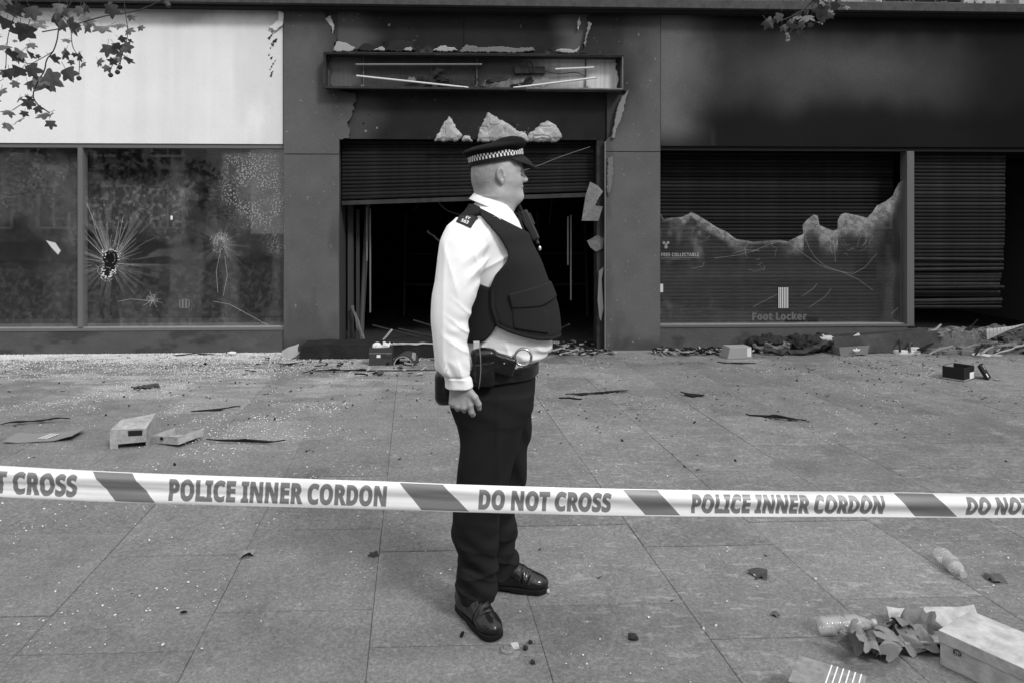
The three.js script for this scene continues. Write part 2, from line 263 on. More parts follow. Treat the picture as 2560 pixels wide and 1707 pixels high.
// --- burnt header boards above the doorway
const headMat = boardMat(1024, 512, (x, y) => {
  let g = 0.008 + 0.022 * fbm(x * 2.6, y * 2.6, 5);
  g += 0.06 * ss(-1.2, -1.6, x + 0.4 * (fbm(y * 3, x, 3) - 0.5)) * ss(3.5, 3.6, y) + 0.075 * ss(0.75, 1.05, x + 0.3 * (fbm(y * 3, x + 4, 3) - 0.5)) * ss(3.5, 3.6, y);
  g += 0.04 * ss(-1.05, -1.5, x + 0.3 * (fbm(y * 4, x, 3) - 0.5)) * ss(3.1, 3.0, y);
  const sp = n2(x * 40, y * 40); g += 0.12 * ss(0.86, 0.95, sp) * ss(0.5, 0.7, fbm(x * 2 + 7, y * 3, 3));
  g += 0.045 * ss(0.55, 0.8, fbm(x * 9, y * 9 + 3, 3)) * ss(3.66, 3.55, y) * ss(3.5, 3.55, y);
  return g;
}, -1.9, 2.5, 3.8, 1.6, 0.85);
part(shop, 'header_board', span(-1.9, -0.232, 3.3, 4.03, -0.09, -0.042), headMat);
part(shop, 'header_board', span(-0.226, 1.6, 3.3, 4.03, -0.09, -0.042), headMat);
part(shop, 'header_board', span(-1.71, 1.72, 2.525, 3.29, -0.12, -0.062), headMat);
{ // curled, ashen rims where the cladding tore away
  const pale = mat(0.34, 0.9, { bump: 0.003, bumpRep: 12 }), ash = mat(0.03, 0.95, { bump: 0.003, bumpRep: 12 });
  const lump = (pts, d, seed, m, z, name = 'torn_edge') => { if (Math.min(...pts.map((q) => q[1])) > 3.5 && Math.max(...pts.map((q) => q[1])) < 3.64) pts = pts.map(([x, y]) => [x, 3.5 + (y - 3.512) * 1.35 + 0.05]); const g = poly(ragged([...pts, pts[0]], 0.008, 0.02, seed).slice(0, -1), d, Math.min(0.006, d * 0.3)); part(shop, name, g.translate(0, 0, z), m); };
  lump([[-1.86, 3.93], [-1.80, 3.97], [-1.755, 3.86], [-1.77, 3.75], [-1.79, 3.84]], 0.03, 11, pale, -0.02);
  lump([[-1.78, 3.52], [-1.72, 3.6], [-1.6, 3.585], [-1.5, 3.54], [-1.56, 3.515], [-1.7, 3.512]], 0.035, 12, pale, -0.04);
  lump([[-1.5, 3.53], [-1.4, 3.59], [-1.25, 3.57], [-1.2, 3.53], [-1.35, 3.515]], 0.03, 13, ash, -0.04);
  lump([[-1.3, 3.525], [-1.2, 3.56], [-1.16, 3.54], [-1.18, 3.52]], 0.03, 21, pale, -0.03);
  lump([[-1.16, 3.525], [-1.1, 3.6], [-0.98, 3.62], [-0.84, 3.6], [-0.8, 3.53], [-1.0, 3.515]], 0.03, 14, ash, -0.04);
  lump([[-0.95, 3.53], [-0.86, 3.56], [-0.83, 3.54], [-0.85, 3.52]], 0.03, 22, pale, -0.02);
  lump([[-0.6, 3.53], [-0.5, 3.572], [-0.35, 3.56], [-0.3, 3.535], [-0.45, 3.52]], 0.028, 15, pale, -0.035);
  lump([[-0.3, 3.52], [-0.2, 3.585], [0.0, 3.56], [0.2, 3.575], [0.42, 3.555], [0.6, 3.57], [0.62, 3.535], [0.3, 3.515], [0, 3.52]], 0.022, 16, mat(0.16, 0.9, { bump: 0.004, bumpRep: 10 }), -0.038);
  lump([[0.85, 3.535], [0.95, 3.555], [1.1, 3.545], [1.16, 3.575], [1.12, 3.52], [0.98, 3.515]], 0.025, 17, pale, -0.02);
  lump([[1.125, 3.93], [1.155, 4.0], [1.165, 3.9], [1.14, 3.83], [1.125, 3.86]], 0.02, 18, mat(0.5, 0.8), -0.02);
  lump([[1.255, 3.93], [1.3, 3.9], [1.25, 3.78], [1.215, 3.62], [1.2, 3.66], [1.235, 3.8]], 0.03, 19, mat(0.2, 0.9), 0.002);
  lump([[1.74, 3.12], [1.7, 2.98], [1.66, 2.8], [1.6, 2.66], [1.56, 2.53], [1.53, 2.54], [1.57, 2.72], [1.6, 2.88], [1.66, 3.03]], 0.03, 20, mat(0.19, 0.9), 0.004);
  lump([[1.55, 2.32], [1.555, 2.1], [1.52, 1.9], [1.5, 1.84], [1.48, 1.9], [1.49, 2.3]], 0.02, 23, mat(0.13, 0.9), 0.003);
  lump([[-2.45, 3.78], [-2.36, 3.85], [-2.34, 4.0], [-2.4, 4.02], [-2.42, 3.9], [-2.52, 3.83]], 0.03, 24, mat(0.62, 0.9), -0.028);
  for (let i = 0, r = rng(77); i < 16; i++) { const y = 3.78 - i * 0.034; const x = -2.49 + (r() - 0.5) * 0.05 - 0.02 * Math.sin(i); const s = rr(0.012, 0.035, r); lump([[x, y], [x + s, y + s * 0.7], [x + s * 0.5, y - s], [x - s * 0.4, y - s * 0.5]], 0.006, 200 + i, ash, -0.031, 'flaked_patch'); }
  // swollen insulation above the shutter
  const foam = mat(0.5, 0.95, { bump: 0.0012, bumpRep: 9, mapRep: 1.2 });
  const lumps = [[[-0.58, 2.5], [-0.55, 2.58], [-0.5, 2.64], [-0.47, 2.72], [-0.41, 2.80], [-0.36, 2.75], [-0.33, 2.67], [-0.28, 2.62], [-0.24, 2.57], [-0.3, 2.5]],
    [[-0.07, 2.5], [-0.05, 2.62], [0.0, 2.74], [0.05, 2.85], [0.14, 2.80], [0.25, 2.74], [0.36, 2.68], [0.44, 2.62], [0.52, 2.6], [0.55, 2.5]],
    [[0.52, 2.5], [0.54, 2.6], [0.64, 2.66], [0.7, 2.74], [0.8, 2.755], [0.87, 2.7], [0.92, 2.62], [0.95, 2.55], [0.9, 2.5]],
    [[-0.27, 2.5], [-0.24, 2.57], [-0.16, 2.56], [-0.12, 2.5]]];
  lumps.forEach((p, q) => {
    const f = (x, y, z) => { const d = sdPoly(x, y, p) + 0.02 * (n2(x * 30 + q, y * 30) - 0.5) + 0.01 * (n2(x * 64, y * 64) - 0.5); const th = 0.012 + 0.026 * clamp(-d / 0.045) + 0.016 * (n2(x * 7 + 4 * q, y * 7) - 0.5) - 0.012 * ss(0.05, 0.0, Math.abs(n2(x * 8 + 7 * q, y * 8) - 0.5)) + 0.02 * ss(0.02, -0.02, y - 2.68 + 0.09 * Math.sin(x * 16 + q)); return smax(d, Math.abs(z + 0.06) - th, 0.015); };
    const xs = p.map((a) => a[0]), ys = p.map((a) => a[1]); const g = meshField(f, [Math.min(...xs) - 0.04, Math.min(...ys) - 0.04, -0.2], [Math.max(...xs) + 0.04, Math.max(...ys) + 0.04, 0.12], 0.0085);
    part(shop, 'insulation_foam', g, foam);
  });
}
part(shop, 'wall_core', span(-9, -2.36, 2.53, 4.16, -8, -0.105), mat(0.04, 0.95)); part(shop, 'wall_core', span(2.13, 9, 2.51, 4.16, -8, -0.105), mat(0.04, 0.95)); part(shop, 'wall_core', span(-2.35, 2.12, 2.91, 4.16, -8, -0.125), mat(0.03, 0.95)); part(shop, 'wall_core', span(-1.7, 1.47, 2.54, 2.9, -0.13, -0.122), mat(0.03, 0.95)); part(shop, 'end_wall', span(-8.7, -8.41, -0.02, 2.52, -8, -0.04), mat(0.1, 0.9)); part(shop, 'end_wall', span(8.41, 8.7, -0.02, 2.5, -8, -0.04), mat(0.1, 0.9));
// --- ledge and the storey above
part(shop, 'ledge', span(-9, 9, 4.06, 4.165, -0.4, 0.16, 0.008), mat(0.075, 0.9, { bump: 0.003, bumpRep: 6, mapRep: 1.3 }));
part(shop, 'ledge', span(-9, 9, 4.03, 4.06, -0.4, 0.09), mat(0.03, 0.95));
part(shop, 'upper_wall', span(-9, 9, 4.165, 8.2, -8, -0.42), mat(0.42, 0.9, { mapRep: 1 }));
for (let i = 0; i < 9; i++) { // windows of the storey above; only their feet show
  const x = -8 + i * 1.85, w = part(shop, 'upper_window', join([span(x, x + 1.2, 4.2, 4.26, -0.42, -0.3), span(x, x + 0.07, 4.26, 6, -0.42, -0.3), span(x + 1.13, x + 1.2, 4.26, 6, -0.42, -0.3), span(x, x + 1.2, 6, 6.06, -0.42, -0.3)]), mat(i > 6 ? 0.35 : 0.1, 0.7));
  for (let k = 0; k < 4; k++) part(w, 'slat', box(1.06, 0.05, 0.06, x + 0.6, 4.3 + k * 0.11, -0.36).rotateX(0), mat(0.08, 0.8));
}
{ const r = rng(5), g = []; for (let i = 0; i < 260; i++) { const x = rr(1.2, 6.6, r), s = rr(0.01, 0.05, r); const b = box(s, s * 0.5, s * 0.6); b.rotateY(r() * 6); b.rotateZ(r() * 2); b.translate(x, 4.17 + r() * 0.02, rr(-0.1, 0.15, r)); g.push(b); } part(shop, 'ledge_litter', join(g), mat(0.16, 0.95), { kind: 'stuff' }); }
// --- window frames, sills, plinths
const alu = mat(0.13, 0.55, { bump: 0.0006, bumpRep: 8 }), aluBright = mat(0.6, 0.35, { metal: 0.6 });
const plinthMat = boardMat(1024, 128, (x, y) => 0.085 * (0.8 + 0.4 * fbm(x * 4, y * 9, 4)) * (0.88 + 0.24 * h2(Math.floor(x * 170), Math.floor(y * 170))) * (1 - 0.4 * ss(0.55, 0.7, fbm(x * 2.5 + 4, y * 5, 4))), -8.4, -0.02, 17, 0.32, 0.8);
part(shop, 'window_head', span(-8.4, -2.347, 2.405, 2.452, -0.16, -0.045), alu);
part(shop, 'window_head', span(2.132, 8.4, 2.405, 2.452, -0.16, -0.06), mat(0.02, 0.8));
part(shop, 'plinth', span(-8.4, -2.347, -0.02, 0.262, -0.5, -0.035), plinthMat);
part(shop, 'plinth', span(2.132, 5.28, -0.02, 0.262, -0.5, -0.05), plinthMat);
part(shop, 'sill', span(-8.4, -2.349, 0.264, 0.292, -0.5, -0.028), alu);
part(shop, 'sill', span(2.134, 5.278, 0.264, 0.286, -0.5, -0.04), mat(0.09, 0.7));
part(shop, 'sill_trim', span(-8.4, -2.352, 0.294, 0.304, -0.125, -0.07), aluBright);
part(shop, 'sill_trim', span(2.136, 5.19, 0.288, 0.297, -0.15, -0.09), mat(0.35, 0.5, { metal: 0.4 }));
part(shop, 'mullion', span(-4.738, -4.683, 0.304, 2.405, -0.16, -0.04, 0.006), alu);
part(shop, 'mullion', span(5.192, 5.284, 0.0, 2.405, -0.2, -0.05, 0.006), mat(0.1, 0.7, { bump: 0.001, bumpRep: 6 }));
// --- glass
const glass = new THREE.MeshPhysicalMaterial({ color: 0xffffff, transmission: 1, thickness: 0, roughness: 0.02, ior: 1.95 });
const shatterMat = mat(0.5, 0.35);
function cracks(lines, w, z) { // each crack a thin raised flake of fractured glass
  const g = []; for (const L of lines) for (let i = 0; i + 1 < L.length; i++) { const [ax, ay] = L[i], [bx, by] = L[i + 1], l = Math.hypot(bx - ax, by - ay); if (l < 1e-4) continue; const b = new THREE.BoxGeometry(l, w * (L.w || 1), 0.0012); b.rotateZ(Math.atan2(by - ay, bx - ax)); b.translate((ax + bx) / 2, (ay + by) / 2, z); g.push(b); } return join(g);
}
function starCracks(cx, cy, n, r0, r1, seed, a0 = 0, a1 = Math.PI * 2, w = 1) { const r = rng(seed), L = []; for (let i = 0; i < n; i++) { const a = a0 + (a1 - a0) * ((i + r() * 0.8) / n), len = rr(r0 + 0.05, r1, r), s = [[cx + Math.cos(a) * r0, cy + Math.sin(a) * r0]]; let aa = a; for (let k = 1; k <= 5; k++) { aa += (r() - 0.5) * 0.18; const p = s[s.length - 1], st = (len - r0) / 5; s.push([p[0] + Math.cos(aa) * st, p[1] + Math.sin(aa) * st]); } s.w = w * rr(0.5, 1.2, r); L.push(s); } return L; }
function arcCracks(cx, cy, n, rMax, seed, sq = 1) { const r = rng(seed), L = []; for (let i = 0; i < n; i++) { const R = rr(0.04, rMax, r), a = r() * 6.3, da = rr(0.2, 0.8, r), s = []; for (let k = 0; k <= 4; k++) { const t = a + da * k / 4, q = R * (0.9 + 0.2 * r()); s.push([cx + Math.cos(t) * q * sq, cy + Math.sin(t) * q]); } s.w = rr(0.4, 0.9, r); L.push(s); } return L; }
const hole = ragged([[-4.475, 1.195], [-4.38, 1.2], [-4.292, 1.181], [-4.30, 1.1], [-4.335, 1.02], [-4.345, 0.94], [-4.40, 0.875], [-4.47, 0.89], [-4.485, 0.93], [-4.45, 1.0], [-4.475, 1.08], [-4.475, 1.195]], 0.012, 0.03, 31).slice(0, -1);
const winL = new THREE.Group(); winL.name = 'window'; winL.userData.label = 'cracked shop window with a fist-sized hole'; shop.add(winL);
const flat = (pts, holes = []) => { const s = new THREE.Shape(pts.map((p) => new THREE.Vector2(...p))); for (const h of holes) s.holes.push(new THREE.Path(h.map((p) => new THREE.Vector2(...p)))); return new THREE.ShapeGeometry(s); };
part(winL, 'pane', flat([[-8.4, 0.304], [-4.738, 0.304], [-4.738, 2.405], [-8.4, 2.405]]).translate(0, 0, -0.1), glass);
part(winL, 'pane', flat([[-4.683, 0.304], [-2.352, 0.304], [-2.352, 2.405], [-4.683, 2.405]], [hole]).translate(0, 0, -0.1), glass);
part(winL, 'crack', cracks([...starCracks(-4.385, 1.06, 15, 0.13, 0.6, 51, 0.25, 2.5, 0.8), ...starCracks(-4.4, 1.02, 9, 0.12, 0.24, 52, 2.7, 6.4, 0.6), ...arcCracks(-4.385, 1.1, 22, 0.26, 53, 0.8), [[-4.46, 1.2], [-4.55, 1.4], [-4.6, 1.6], [-4.66, 1.75]], [[-4.31, 1.2], [-4.27, 1.45], [-4.24, 1.6]]], 0.0026, -0.096), shatterMat);
part(winL, 'crack', cracks([...starCracks(-3.10, 1.29, 11, 0.015, 0.22, 54, 0, 6.28, 0.6), ...arcCracks(-3.12, 1.29, 30, 0.15, 55, 0.75), [[-3.12, 1.15], [-3.16, 0.95], [-3.14, 0.7]], [[-3.06, 1.13], [-3.03, 0.9], [-3.08, 0.66]]], 0.0024, -0.096), shatterMat);
part(winL, 'crack', cracks([...starCracks(-3.90, 0.62, 9, 0.01, 0.14, 56, 0, 6.28, 0.8), ...arcCracks(-3.9, 0.62, 12, 0.07, 57), [[-3.2, 0.6], [-3.0, 0.56], [-2.75, 0.42], [-2.55, 0.31]], [[-3.9, 0.6], [-4.15, 0.63], [-4.3, 0.6]]], 0.0026, -0.096), shatterMat);
{ // crushed rim round the hole and loose chips
  const r = rng(61), g = []; for (let i = 0; i < 150; i++) { const p = hole[Math.floor(r() * hole.length)]; const low = p[1] < 1.0; if (!low && r() < 0.6) continue; const s = rr(0.004, 0.014, r), b = new THREE.TetrahedronGeometry(s); b.rotateX(r() * 6); b.rotateY(r() * 6); b.translate(p[0] + (r() - 0.5) * 0.05, p[1] + (r() - 0.6) * 0.05, -0.1 + (r() - 0.3) * 0.012); g.push(b); } part(winL, 'glass_chips', join(g), mat(0.75, 0.2), { kind: 'stuff' });
  const s2 = flat([[-5.13, 1.32], [-5.02, 1.29], [-4.96, 1.2], [-4.99, 1.15], [-5.07, 1.24]]); part(winL, 'sticker', s2.translate(0, 0, -0.096), mat(0.6, 0.8));
  part(winL, 'sticker', new THREE.CapsuleGeometry(0.012, 0.03, 3, 8).scale(1, 1, 0.2).translate(-3.68, 1.585, -0.095), mat(0.85, 0.6));
}
// --- display spaces behind the glass, and the burnt interior
const dark = mat(0.045, 0.95, { mapRep: 0.6 }), char = mat(0.022, 0.95, { bump: 0.004, bumpRep: 5 });
part(shop, 'display_back', span(-8.4, -2.36, 0.2, 2.6, -1.3, -1.2), mat(0.035, 0.9, { mapRep: 0.5 }));
part(shop, 'display_floor', span(-8.4, -2.36, 0.2, 0.262, -1.2, -0.5), mat(0.05, 0.9));
part(shop, 'display_ceiling', span(-8.4, -2.36, 2.46, 2.52, -1.2, -0.1), dark);
part(shop, 'interior_wall', span(-2.5, -2.36, 0, 3, -7, -0.56), char); part(shop, 'interior_wall', span(2.15, 2.3, 0, 3, -7, -0.56), char);
part(shop, 'interior_wall', span(-2.5, 2.3, 0, 3, -7.2, -7), char); part(shop, 'interior_ceiling', span(-2.5, 2.3, 2.75, 2.9, -7, -0.13), char);
part(shop, 'interior_floor', span(-2.36, 2.15, -0.02, 0.012, -7, -0.04), mat(0.05, 0.95, { bump: 0.01, bumpRep: 3, mapRep: 0.8 }));
part(shop, 'interior_wall', span(2.31, 9, 0, 2.5, -6.2, -6), char); part(shop, 'interior_ceiling', span(2.31, 9, 2.46, 2.5, -6, -0.1), char); part(shop, 'interior_floor', span(5.29, 8.4, -0.02, 0.01, -6, -0.06), char); part(shop, 'interior_wall', span(2.31, 5.19, 0, 2.45, -0.5, -0.42), char);
// --- roller shutters: each slat its own curved piece
function slatGeo(L, h) { const s = new THREE.Shape(); s.moveTo(0, 0); s.bezierCurveTo(0.016, h * 0.12, 0.016, h * 0.72, 0.004, h * 0.88); s.lineTo(0, h * 0.97); s.lineTo(-0.006, h * 0.97); s.lineTo(-0.006, 0); s.closePath(); const g = new THREE.ExtrudeGeometry(s, { depth: L, bevelEnabled: false, curveSegments: 4 }); g.rotateY(-Math.PI / 2); g.computeBoundingBox(); const b = g.boundingBox; g.translate(-b.min.x, 0, -(b.max.z)); return metreUV(g); }
const slatMats = [0.018, 0.024, 0.034, 0.02].map((l) => mat(l, 0.62, { bump: 0.002, bumpRep: 3, mapRep: 0.9 }));
function shutter(label, x0, x1, yTop, yBot, z, pitch, tilt, mats, lastOpt) {
  const s = new THREE.Group(); s.name = 'roller_shutter'; s.userData.label = label; shop.add(s); const g = slatGeo(x1 - x0, pitch), r = rng(Math.round(x0 * 100) + 900), n = Math.round((yTop - yBot) / pitch);
  for (let i = 0; i < n; i++) { const y = yTop - (i + 1) * pitch, t = i / (n - 1), m = part(s, 'slat', g, mats[Math.floor(r() * mats.length)]); m.position.set(x0, y + (lastOpt ? lastOpt(t, r) : 0), z + (r() - 0.5) * (tilt ? 0.014 : 0.006)); m.rotation.z = tilt * t + (r() - 0.5) * (tilt ? 0.006 : 0.003); m.rotation.x = (r() - 0.5) * 0.03; }
  return s;
}
const door = shutter('half-raised roller shutter hanging crooked in the doorway', -1.7, 1.36, 2.53, 1.80, -0.2, 0.0455, 0.034, slatMats);
part(door, 'bottom_rail', box(3.06, 0.05, 0.05, 1.53, -0.03, 0), mat(0.055, 0.6, { mapRep: 1 }), { pos: [-1.7, 1.795, -0.205], rot: [0, 0, 0.035] });
shutter('closed roller shutter behind the broken window', 2.14, 5.19, 2.42, 0.29, -0.34, 0.0455, 0, [0.011, 0.016, 0.022, 0.013].map((l) => mat(l, 0.6, { bump: 0.002, bumpRep: 3, mapRep: 0.9 })));
const far = shutter('buckled roller shutter at the far right', 5.286, 6.52, 2.42, 0.45, -0.16, 0.0455, 0, [0.012, 0.018, 0.03, 0.014].map((l) => mat(l, 0.6, { bump: 0.003, bumpRep: 3, mapRep: 0.9 })), (t, r) => t > 0.72 ? (r() - 0.5) * 0.02 : 0);
far.children.forEach((m, i) => { if (i > 28) { m.rotation.x += (n2(i * 0.9, 3) - 0.5) * 0.7; m.rotation.z += (n2(i * 1.3, 9) - 0.5) * 0.03; m.position.z += (n2(i * 0.7, 5) - 0.4) * 0.1; } m.scale.x = 1 - 0.05 * ss(0.4, 1, i / 42) - 0.01 * n2(i, 4); });
// --- doorway: guide rail, posts, door pulls, hanging scraps
part(shop, 'door_jamb', span(1.37, 1.455, 0, 2.52, -0.3, -0.06), mat(0.045, 0.8, { bump: 0.004, bumpRep: 5, mapRep: 1 }));
part(shop, 'door_jamb', span(1.455, 1.47, 0.0, 2.5, -0.04, 0.004), mat(0.14, 0.7));
part(shop, 'door_post', rodBetween([-1.57, 0, -0.75], [-1.44, 2.6, -0.75], 0.035), mat(0.085, 0.8, { bump: 0.002, bumpRep: 3 }));
part(shop, 'door_post', span(-1.69, -1.63, 0, 2.6, -0.6, -0.5), mat(0.06, 0.85, { bump: 0.002, bumpRep: 3 })); part(shop, 'door_post', span(-1.6, -1.56, 0, 1.7, -0.62, -0.58), mat(0.05, 0.85));
for (const [x, y0, y1, z] of [[-1.47, 1.05, 1.72, -0.6], [-1.43, 0.4, 1.7, -0.62], [1.08, 1.0, 1.6, -0.55], [1.12, 0.55, 1.62, -0.57]]) part(shop, 'door_pull', new THREE.CapsuleGeometry(0.012, y1 - y0, 3, 8).translate(x, (y0 + y1) / 2, z), mat(0.2, 0.5, { metal: 0.3 }));
function bentSheet(pts, th, bend, seed) { const g = poly(pts, th); const p = g.attributes.position; for (let i = 0; i < p.count; i++) { const x = p.getX(i), y = p.getY(i); p.setZ(i, p.getZ(i) + bend * Math.sin((y - pts[0][1]) * 5 + seed) + 0.02 * (n2(x * 9 + seed, y * 9) - 0.5)); } g.computeVertexNormals(); return g; }
part(shop, 'torn_sheet', bentSheet([[1.17, 1.55], [1.37, 1.55], [1.42, 1.72], [1.33, 1.73], [1.36, 1.8], [1.43, 1.9], [1.37, 1.97], [1.28, 2.02], [1.22, 1.85]], 0.008, 0.07, 1).translate(0, 0, 0.0), mat(0.2, 0.8, { bump: 0.006, bumpRep: 6, mapRep: 3 }), { label: 'bent pale sheet peeling off the door jamb' });
part(shop, 'torn_sheet', bentSheet([[1.36, 1.18], [1.44, 1.22], [1.46, 1.34], [1.38, 1.38], [1.25, 1.31], [1.29, 1.23]], 0.008, 0.04, 4).translate(0, 0, -0.02), mat(0.15, 0.8, { bump: 0.006, bumpRep: 6, mapRep: 3 }), { label: 'small curled pale scrap below the bent sheet' });
part(shop, 'torn_sheet', bentSheet([[1.41, 0.35], [1.44, 0.5], [1.42, 0.85], [1.45, 1.0], [1.39, 0.95], [1.37, 0.6], [1.39, 0.4]], 0.008, 0.02, 7).translate(0, 0, -0.02), mat(0.13, 0.85));
part(shop, 'hanging_wire', tube([[1.3, 2.45, -0.12], [0.95, 2.33, -0.1], [0.62, 2.2, -0.1], [0.3, 2.1, -0.12]], 0.004, 20, 5), mat(0.16, 0.7));
part(shop, 'hanging_wire', tube([[-0.75, 2.2, -0.5], [-0.5, 1.72, -0.5], [-0.2, 1.62, -0.6], [0.3, 1.6, -0.6]], 0.008, 20, 5), mat(0.09, 0.7));
{ // what is left of the shop fittings, dimly seen
  const f = mat(0.05, 0.8, { bump: 0.004, bumpRep: 4 });
  for (const [x, z] of [[-0.9, -3.2], [0.2, -3.6], [1.3, -3.0]]) part(shop, 'shelf_rack', join([span(x - 0.4, x - 0.36, 0, 1.7, z, z + 0.04), span(x + 0.36, x + 0.4, 0, 1.5, z, z + 0.04), span(x - 0.4, x + 0.4, 0.5, 0.53, z - 0.3, z + 0.05), span(x - 0.4, x + 0.4, 1.0, 1.03, z - 0.3, z + 0.05)]).rotateZ(0.02 * x), f);
  for (let i = 0, r = rng(33); i < 9; i++) { const x = rr(-1.4, 1.2, r), z = rr(-2.5, -0.5, r), a = r() * 3; part(shop, 'fallen_lath', rodBetween([x, 0.03, z], [x + Math.cos(a) * 0.7, 0.05 + 0.3 * r(), z + Math.sin(a) * 0.5], 0.012), mat(0.035, 0.8)); }
  for (let i = 0, r = rng(34); i < 7; i++) { const x = rr(-1.3, 1.2, r), z = rr(-2.2, -0.8, r); part(shop, 'ceiling_strip', tube([[x, 2.7, z], [x + rr(-0.1, 0.1, r), 2.3, z], [x + rr(-0.3, 0.3, r), rr(1.5, 1.9, r), z + 0.1]], 0.008, 12, 5), mat(0.08, 0.8)); }
  const fl = [], fd = [], r = rng(35); for (let i = 0; i < 150; i++) { const up = r() < 0.5, x = up ? rr(-1.75, 1.2, r) : rr(-1.5, 1.4, r), y = up ? rr(3.53, 3.98, r) : rr(2.56, 3.06, r); if (n2(x * 2.3 + 6, y * 3) < 0.5) continue; const s = rr(0.006, 0.028, r); (r() < 0.45 ? fl : fd).push(poly([[x, y], [x + s, y + s * (r() - 0.3)], [x + s * 0.7, y - s], [x - s * 0.3, y - s * 0.8]], 0.004).translate(0, 0, up ? -0.042 : -0.062)); }
  part(shop, 'flaked_paint', join(fl), mat(0.2, 0.9), { kind: 'stuff' }); part(shop, 'charred_flakes', join(fd), mat(0.012, 0.95), { kind: 'stuff' });
}
// --- broken right window: the standing remnant, its crazed rim, print on the glass
const winR = new THREE.Group(); winR.name = 'window'; winR.userData.label = 'smashed shop window, its jagged lower part still standing'; shop.add(winR);
const rim = [[2.136, 1.66], [2.17, 1.63], [2.2, 1.57], [2.29, 1.59], [2.43, 1.6], [2.513, 1.64], [2.53, 1.66], [2.62, 1.62], [2.72, 1.56], [2.831, 1.485], [2.97, 1.42], [3.05, 1.36], [3.097, 1.328], [3.31, 1.296], [3.5, 1.31], [3.63, 1.317], [3.737, 1.3], [3.86, 1.36], [3.93, 1.39], [3.92, 1.5], [3.98, 1.57], [4.06, 1.63], [4.11, 1.61], [4.13, 1.5], [4.2, 1.47], [4.3, 1.43], [4.36, 1.45], [4.36, 1.56], [4.40, 1.63], [4.46, 1.65], [4.6, 1.62], [4.73, 1.59], [4.79, 1.65], [4.85, 1.74], [4.96, 1.79], [5.05, 1.86], [5.09, 1.95], [5.13, 2.02], [5.185, 2.05]];
const rimAt = (x) => { for (let i = 0; i + 1 < rim.length; i++) if (x >= rim[i][0] && x <= rim[i + 1][0]) return lerp(rim[i][1], rim[i + 1][1], (x - rim[i][0]) / (rim[i + 1][0] - rim[i][0] + 1e-6)); return 1.6; };
part(winR, 'pane', flat([[2.136, 0.297], [5.188, 0.297], ...rim.slice().reverse()]).translate(0, 0, -0.12), glass);
part(winR, 'crack', cracks([[[3.75, 1.29], [3.9, 1.17], [4.1, 1.03], [4.25, 0.96], [4.4, 0.93], [4.55, 0.9], [4.7, 0.98], [4.85, 1.15]], [[3.95, 1.36], [4.0, 1.22], [4.08, 1.1], [4.2, 1.0], [4.45, 0.91], [4.62, 0.83], [4.8, 0.7]], [[2.83, 1.1], [3.1, 1.13], [3.3, 1.18], [3.5, 1.26], [3.62, 1.3]], [[3.05, 1.15], [3.2, 1.2], [3.36, 1.19]], [[3.3, 0.5], [3.5, 0.6], [3.62, 0.66]], [[3.9, 0.62], [4.05, 0.72], [4.1, 0.78]], [[4.0, 0.49], [4.2, 0.62], [4.28, 0.72]], [[2.7, 1.05], [2.68, 1.0], [2.55, 0.97]], [[4.3, 1.42], [4.32, 1.2], [4.33, 1.05]], [[5.03, 0.4], [5.12, 0.48]], ...[...arcCracks(3.35, 1.15, 14, 0.25, 74), ...arcCracks(2.7, 1.38, 22, 0.2, 75), ...arcCracks(4.5, 1.35, 30, 0.28, 76)].filter((L) => L.every(([x, y]) => y < rimAt(x) - 0.01))], 0.0024, -0.117), mat(0.3, 0.4));
const decal = (parent, name, tex, x0, x1, y0, y1, z, more = {}) => { const g = new THREE.PlaneGeometry(x1 - x0, y1 - y0); g.translate((x0 + x1) / 2, (y0 + y1) / 2, z); return part(parent, name, g, new THREE.MeshStandardMaterial({ map: tex, transparent: true, roughness: 0.8, ...more })); };
decal(winR, 'lettering', canvasTex(512, 128, (c, w, h) => { c.clearRect(0, 0, w, h); c.fillStyle = 'rgb(150,150,150)'; c.font = 'bold 66px sans-serif'; c.textBaseline = 'alphabetic'; c.save(); c.scale(1.02, 1); c.fillText('FREE COLLECTABLE', 4, 66, 490); c.restore(); c.fillStyle = 'rgb(100,100,100)'; c.fillRect(4, 78, 500, 8); c.font = 'bold 22px sans-serif'; c.fillText('WITH EVERY MEMORABLE PURCHASE', 4, 110, 500); }), 2.16, 2.64, 1.06, 1.18, -0.112);
decal(winR, 'printed_emblem', canvasTex(128, 128, (c) => { c.clearRect(0, 0, 128, 128); c.fillStyle = 'rgb(130,130,130)'; for (const [x, y, r] of [[34, 40, 20], [86, 36, 20], [60, 92, 22], [64, 62, 14]]) { c.beginPath(); c.arc(x, y, r, 0, 7); c.fill(); } }), 2.17, 2.29, 1.2, 1.32, -0.112);
decal(winR, 'lettering', canvasTex(1024, 192, (c, w, h) => { c.clearRect(0, 0, w, h); c.fillStyle = 'rgb(88,88,88)'; c.strokeStyle = c.fillStyle; c.lineWidth = 10; c.lineJoin = 'round'; c.font = 'bold 150px sans-serif'; c.fillText('Foot Locker', 14, 145, 990); c.strokeText('Foot Locker', 14, 145, 990); }), 3.27, 4.10, 0.305, 0.455, -0.112);
decal(winR, 'window_sticker', canvasTex(256, 256, (c) => { c.clearRect(0, 0, 256, 256); c.fillStyle = 'rgb(12,12,12)'; c.beginPath(); c.roundRect(78, 30, 100, 216, 14); c.fill(); c.fillStyle = 'rgb(215,215,215)'; for (let i = 0; i < 6; i++) c.fillRect(84 + i * 15.5, 40, 7.5, 196); }), 3.5, 3.86, 0.455, 0.79, -0.112);
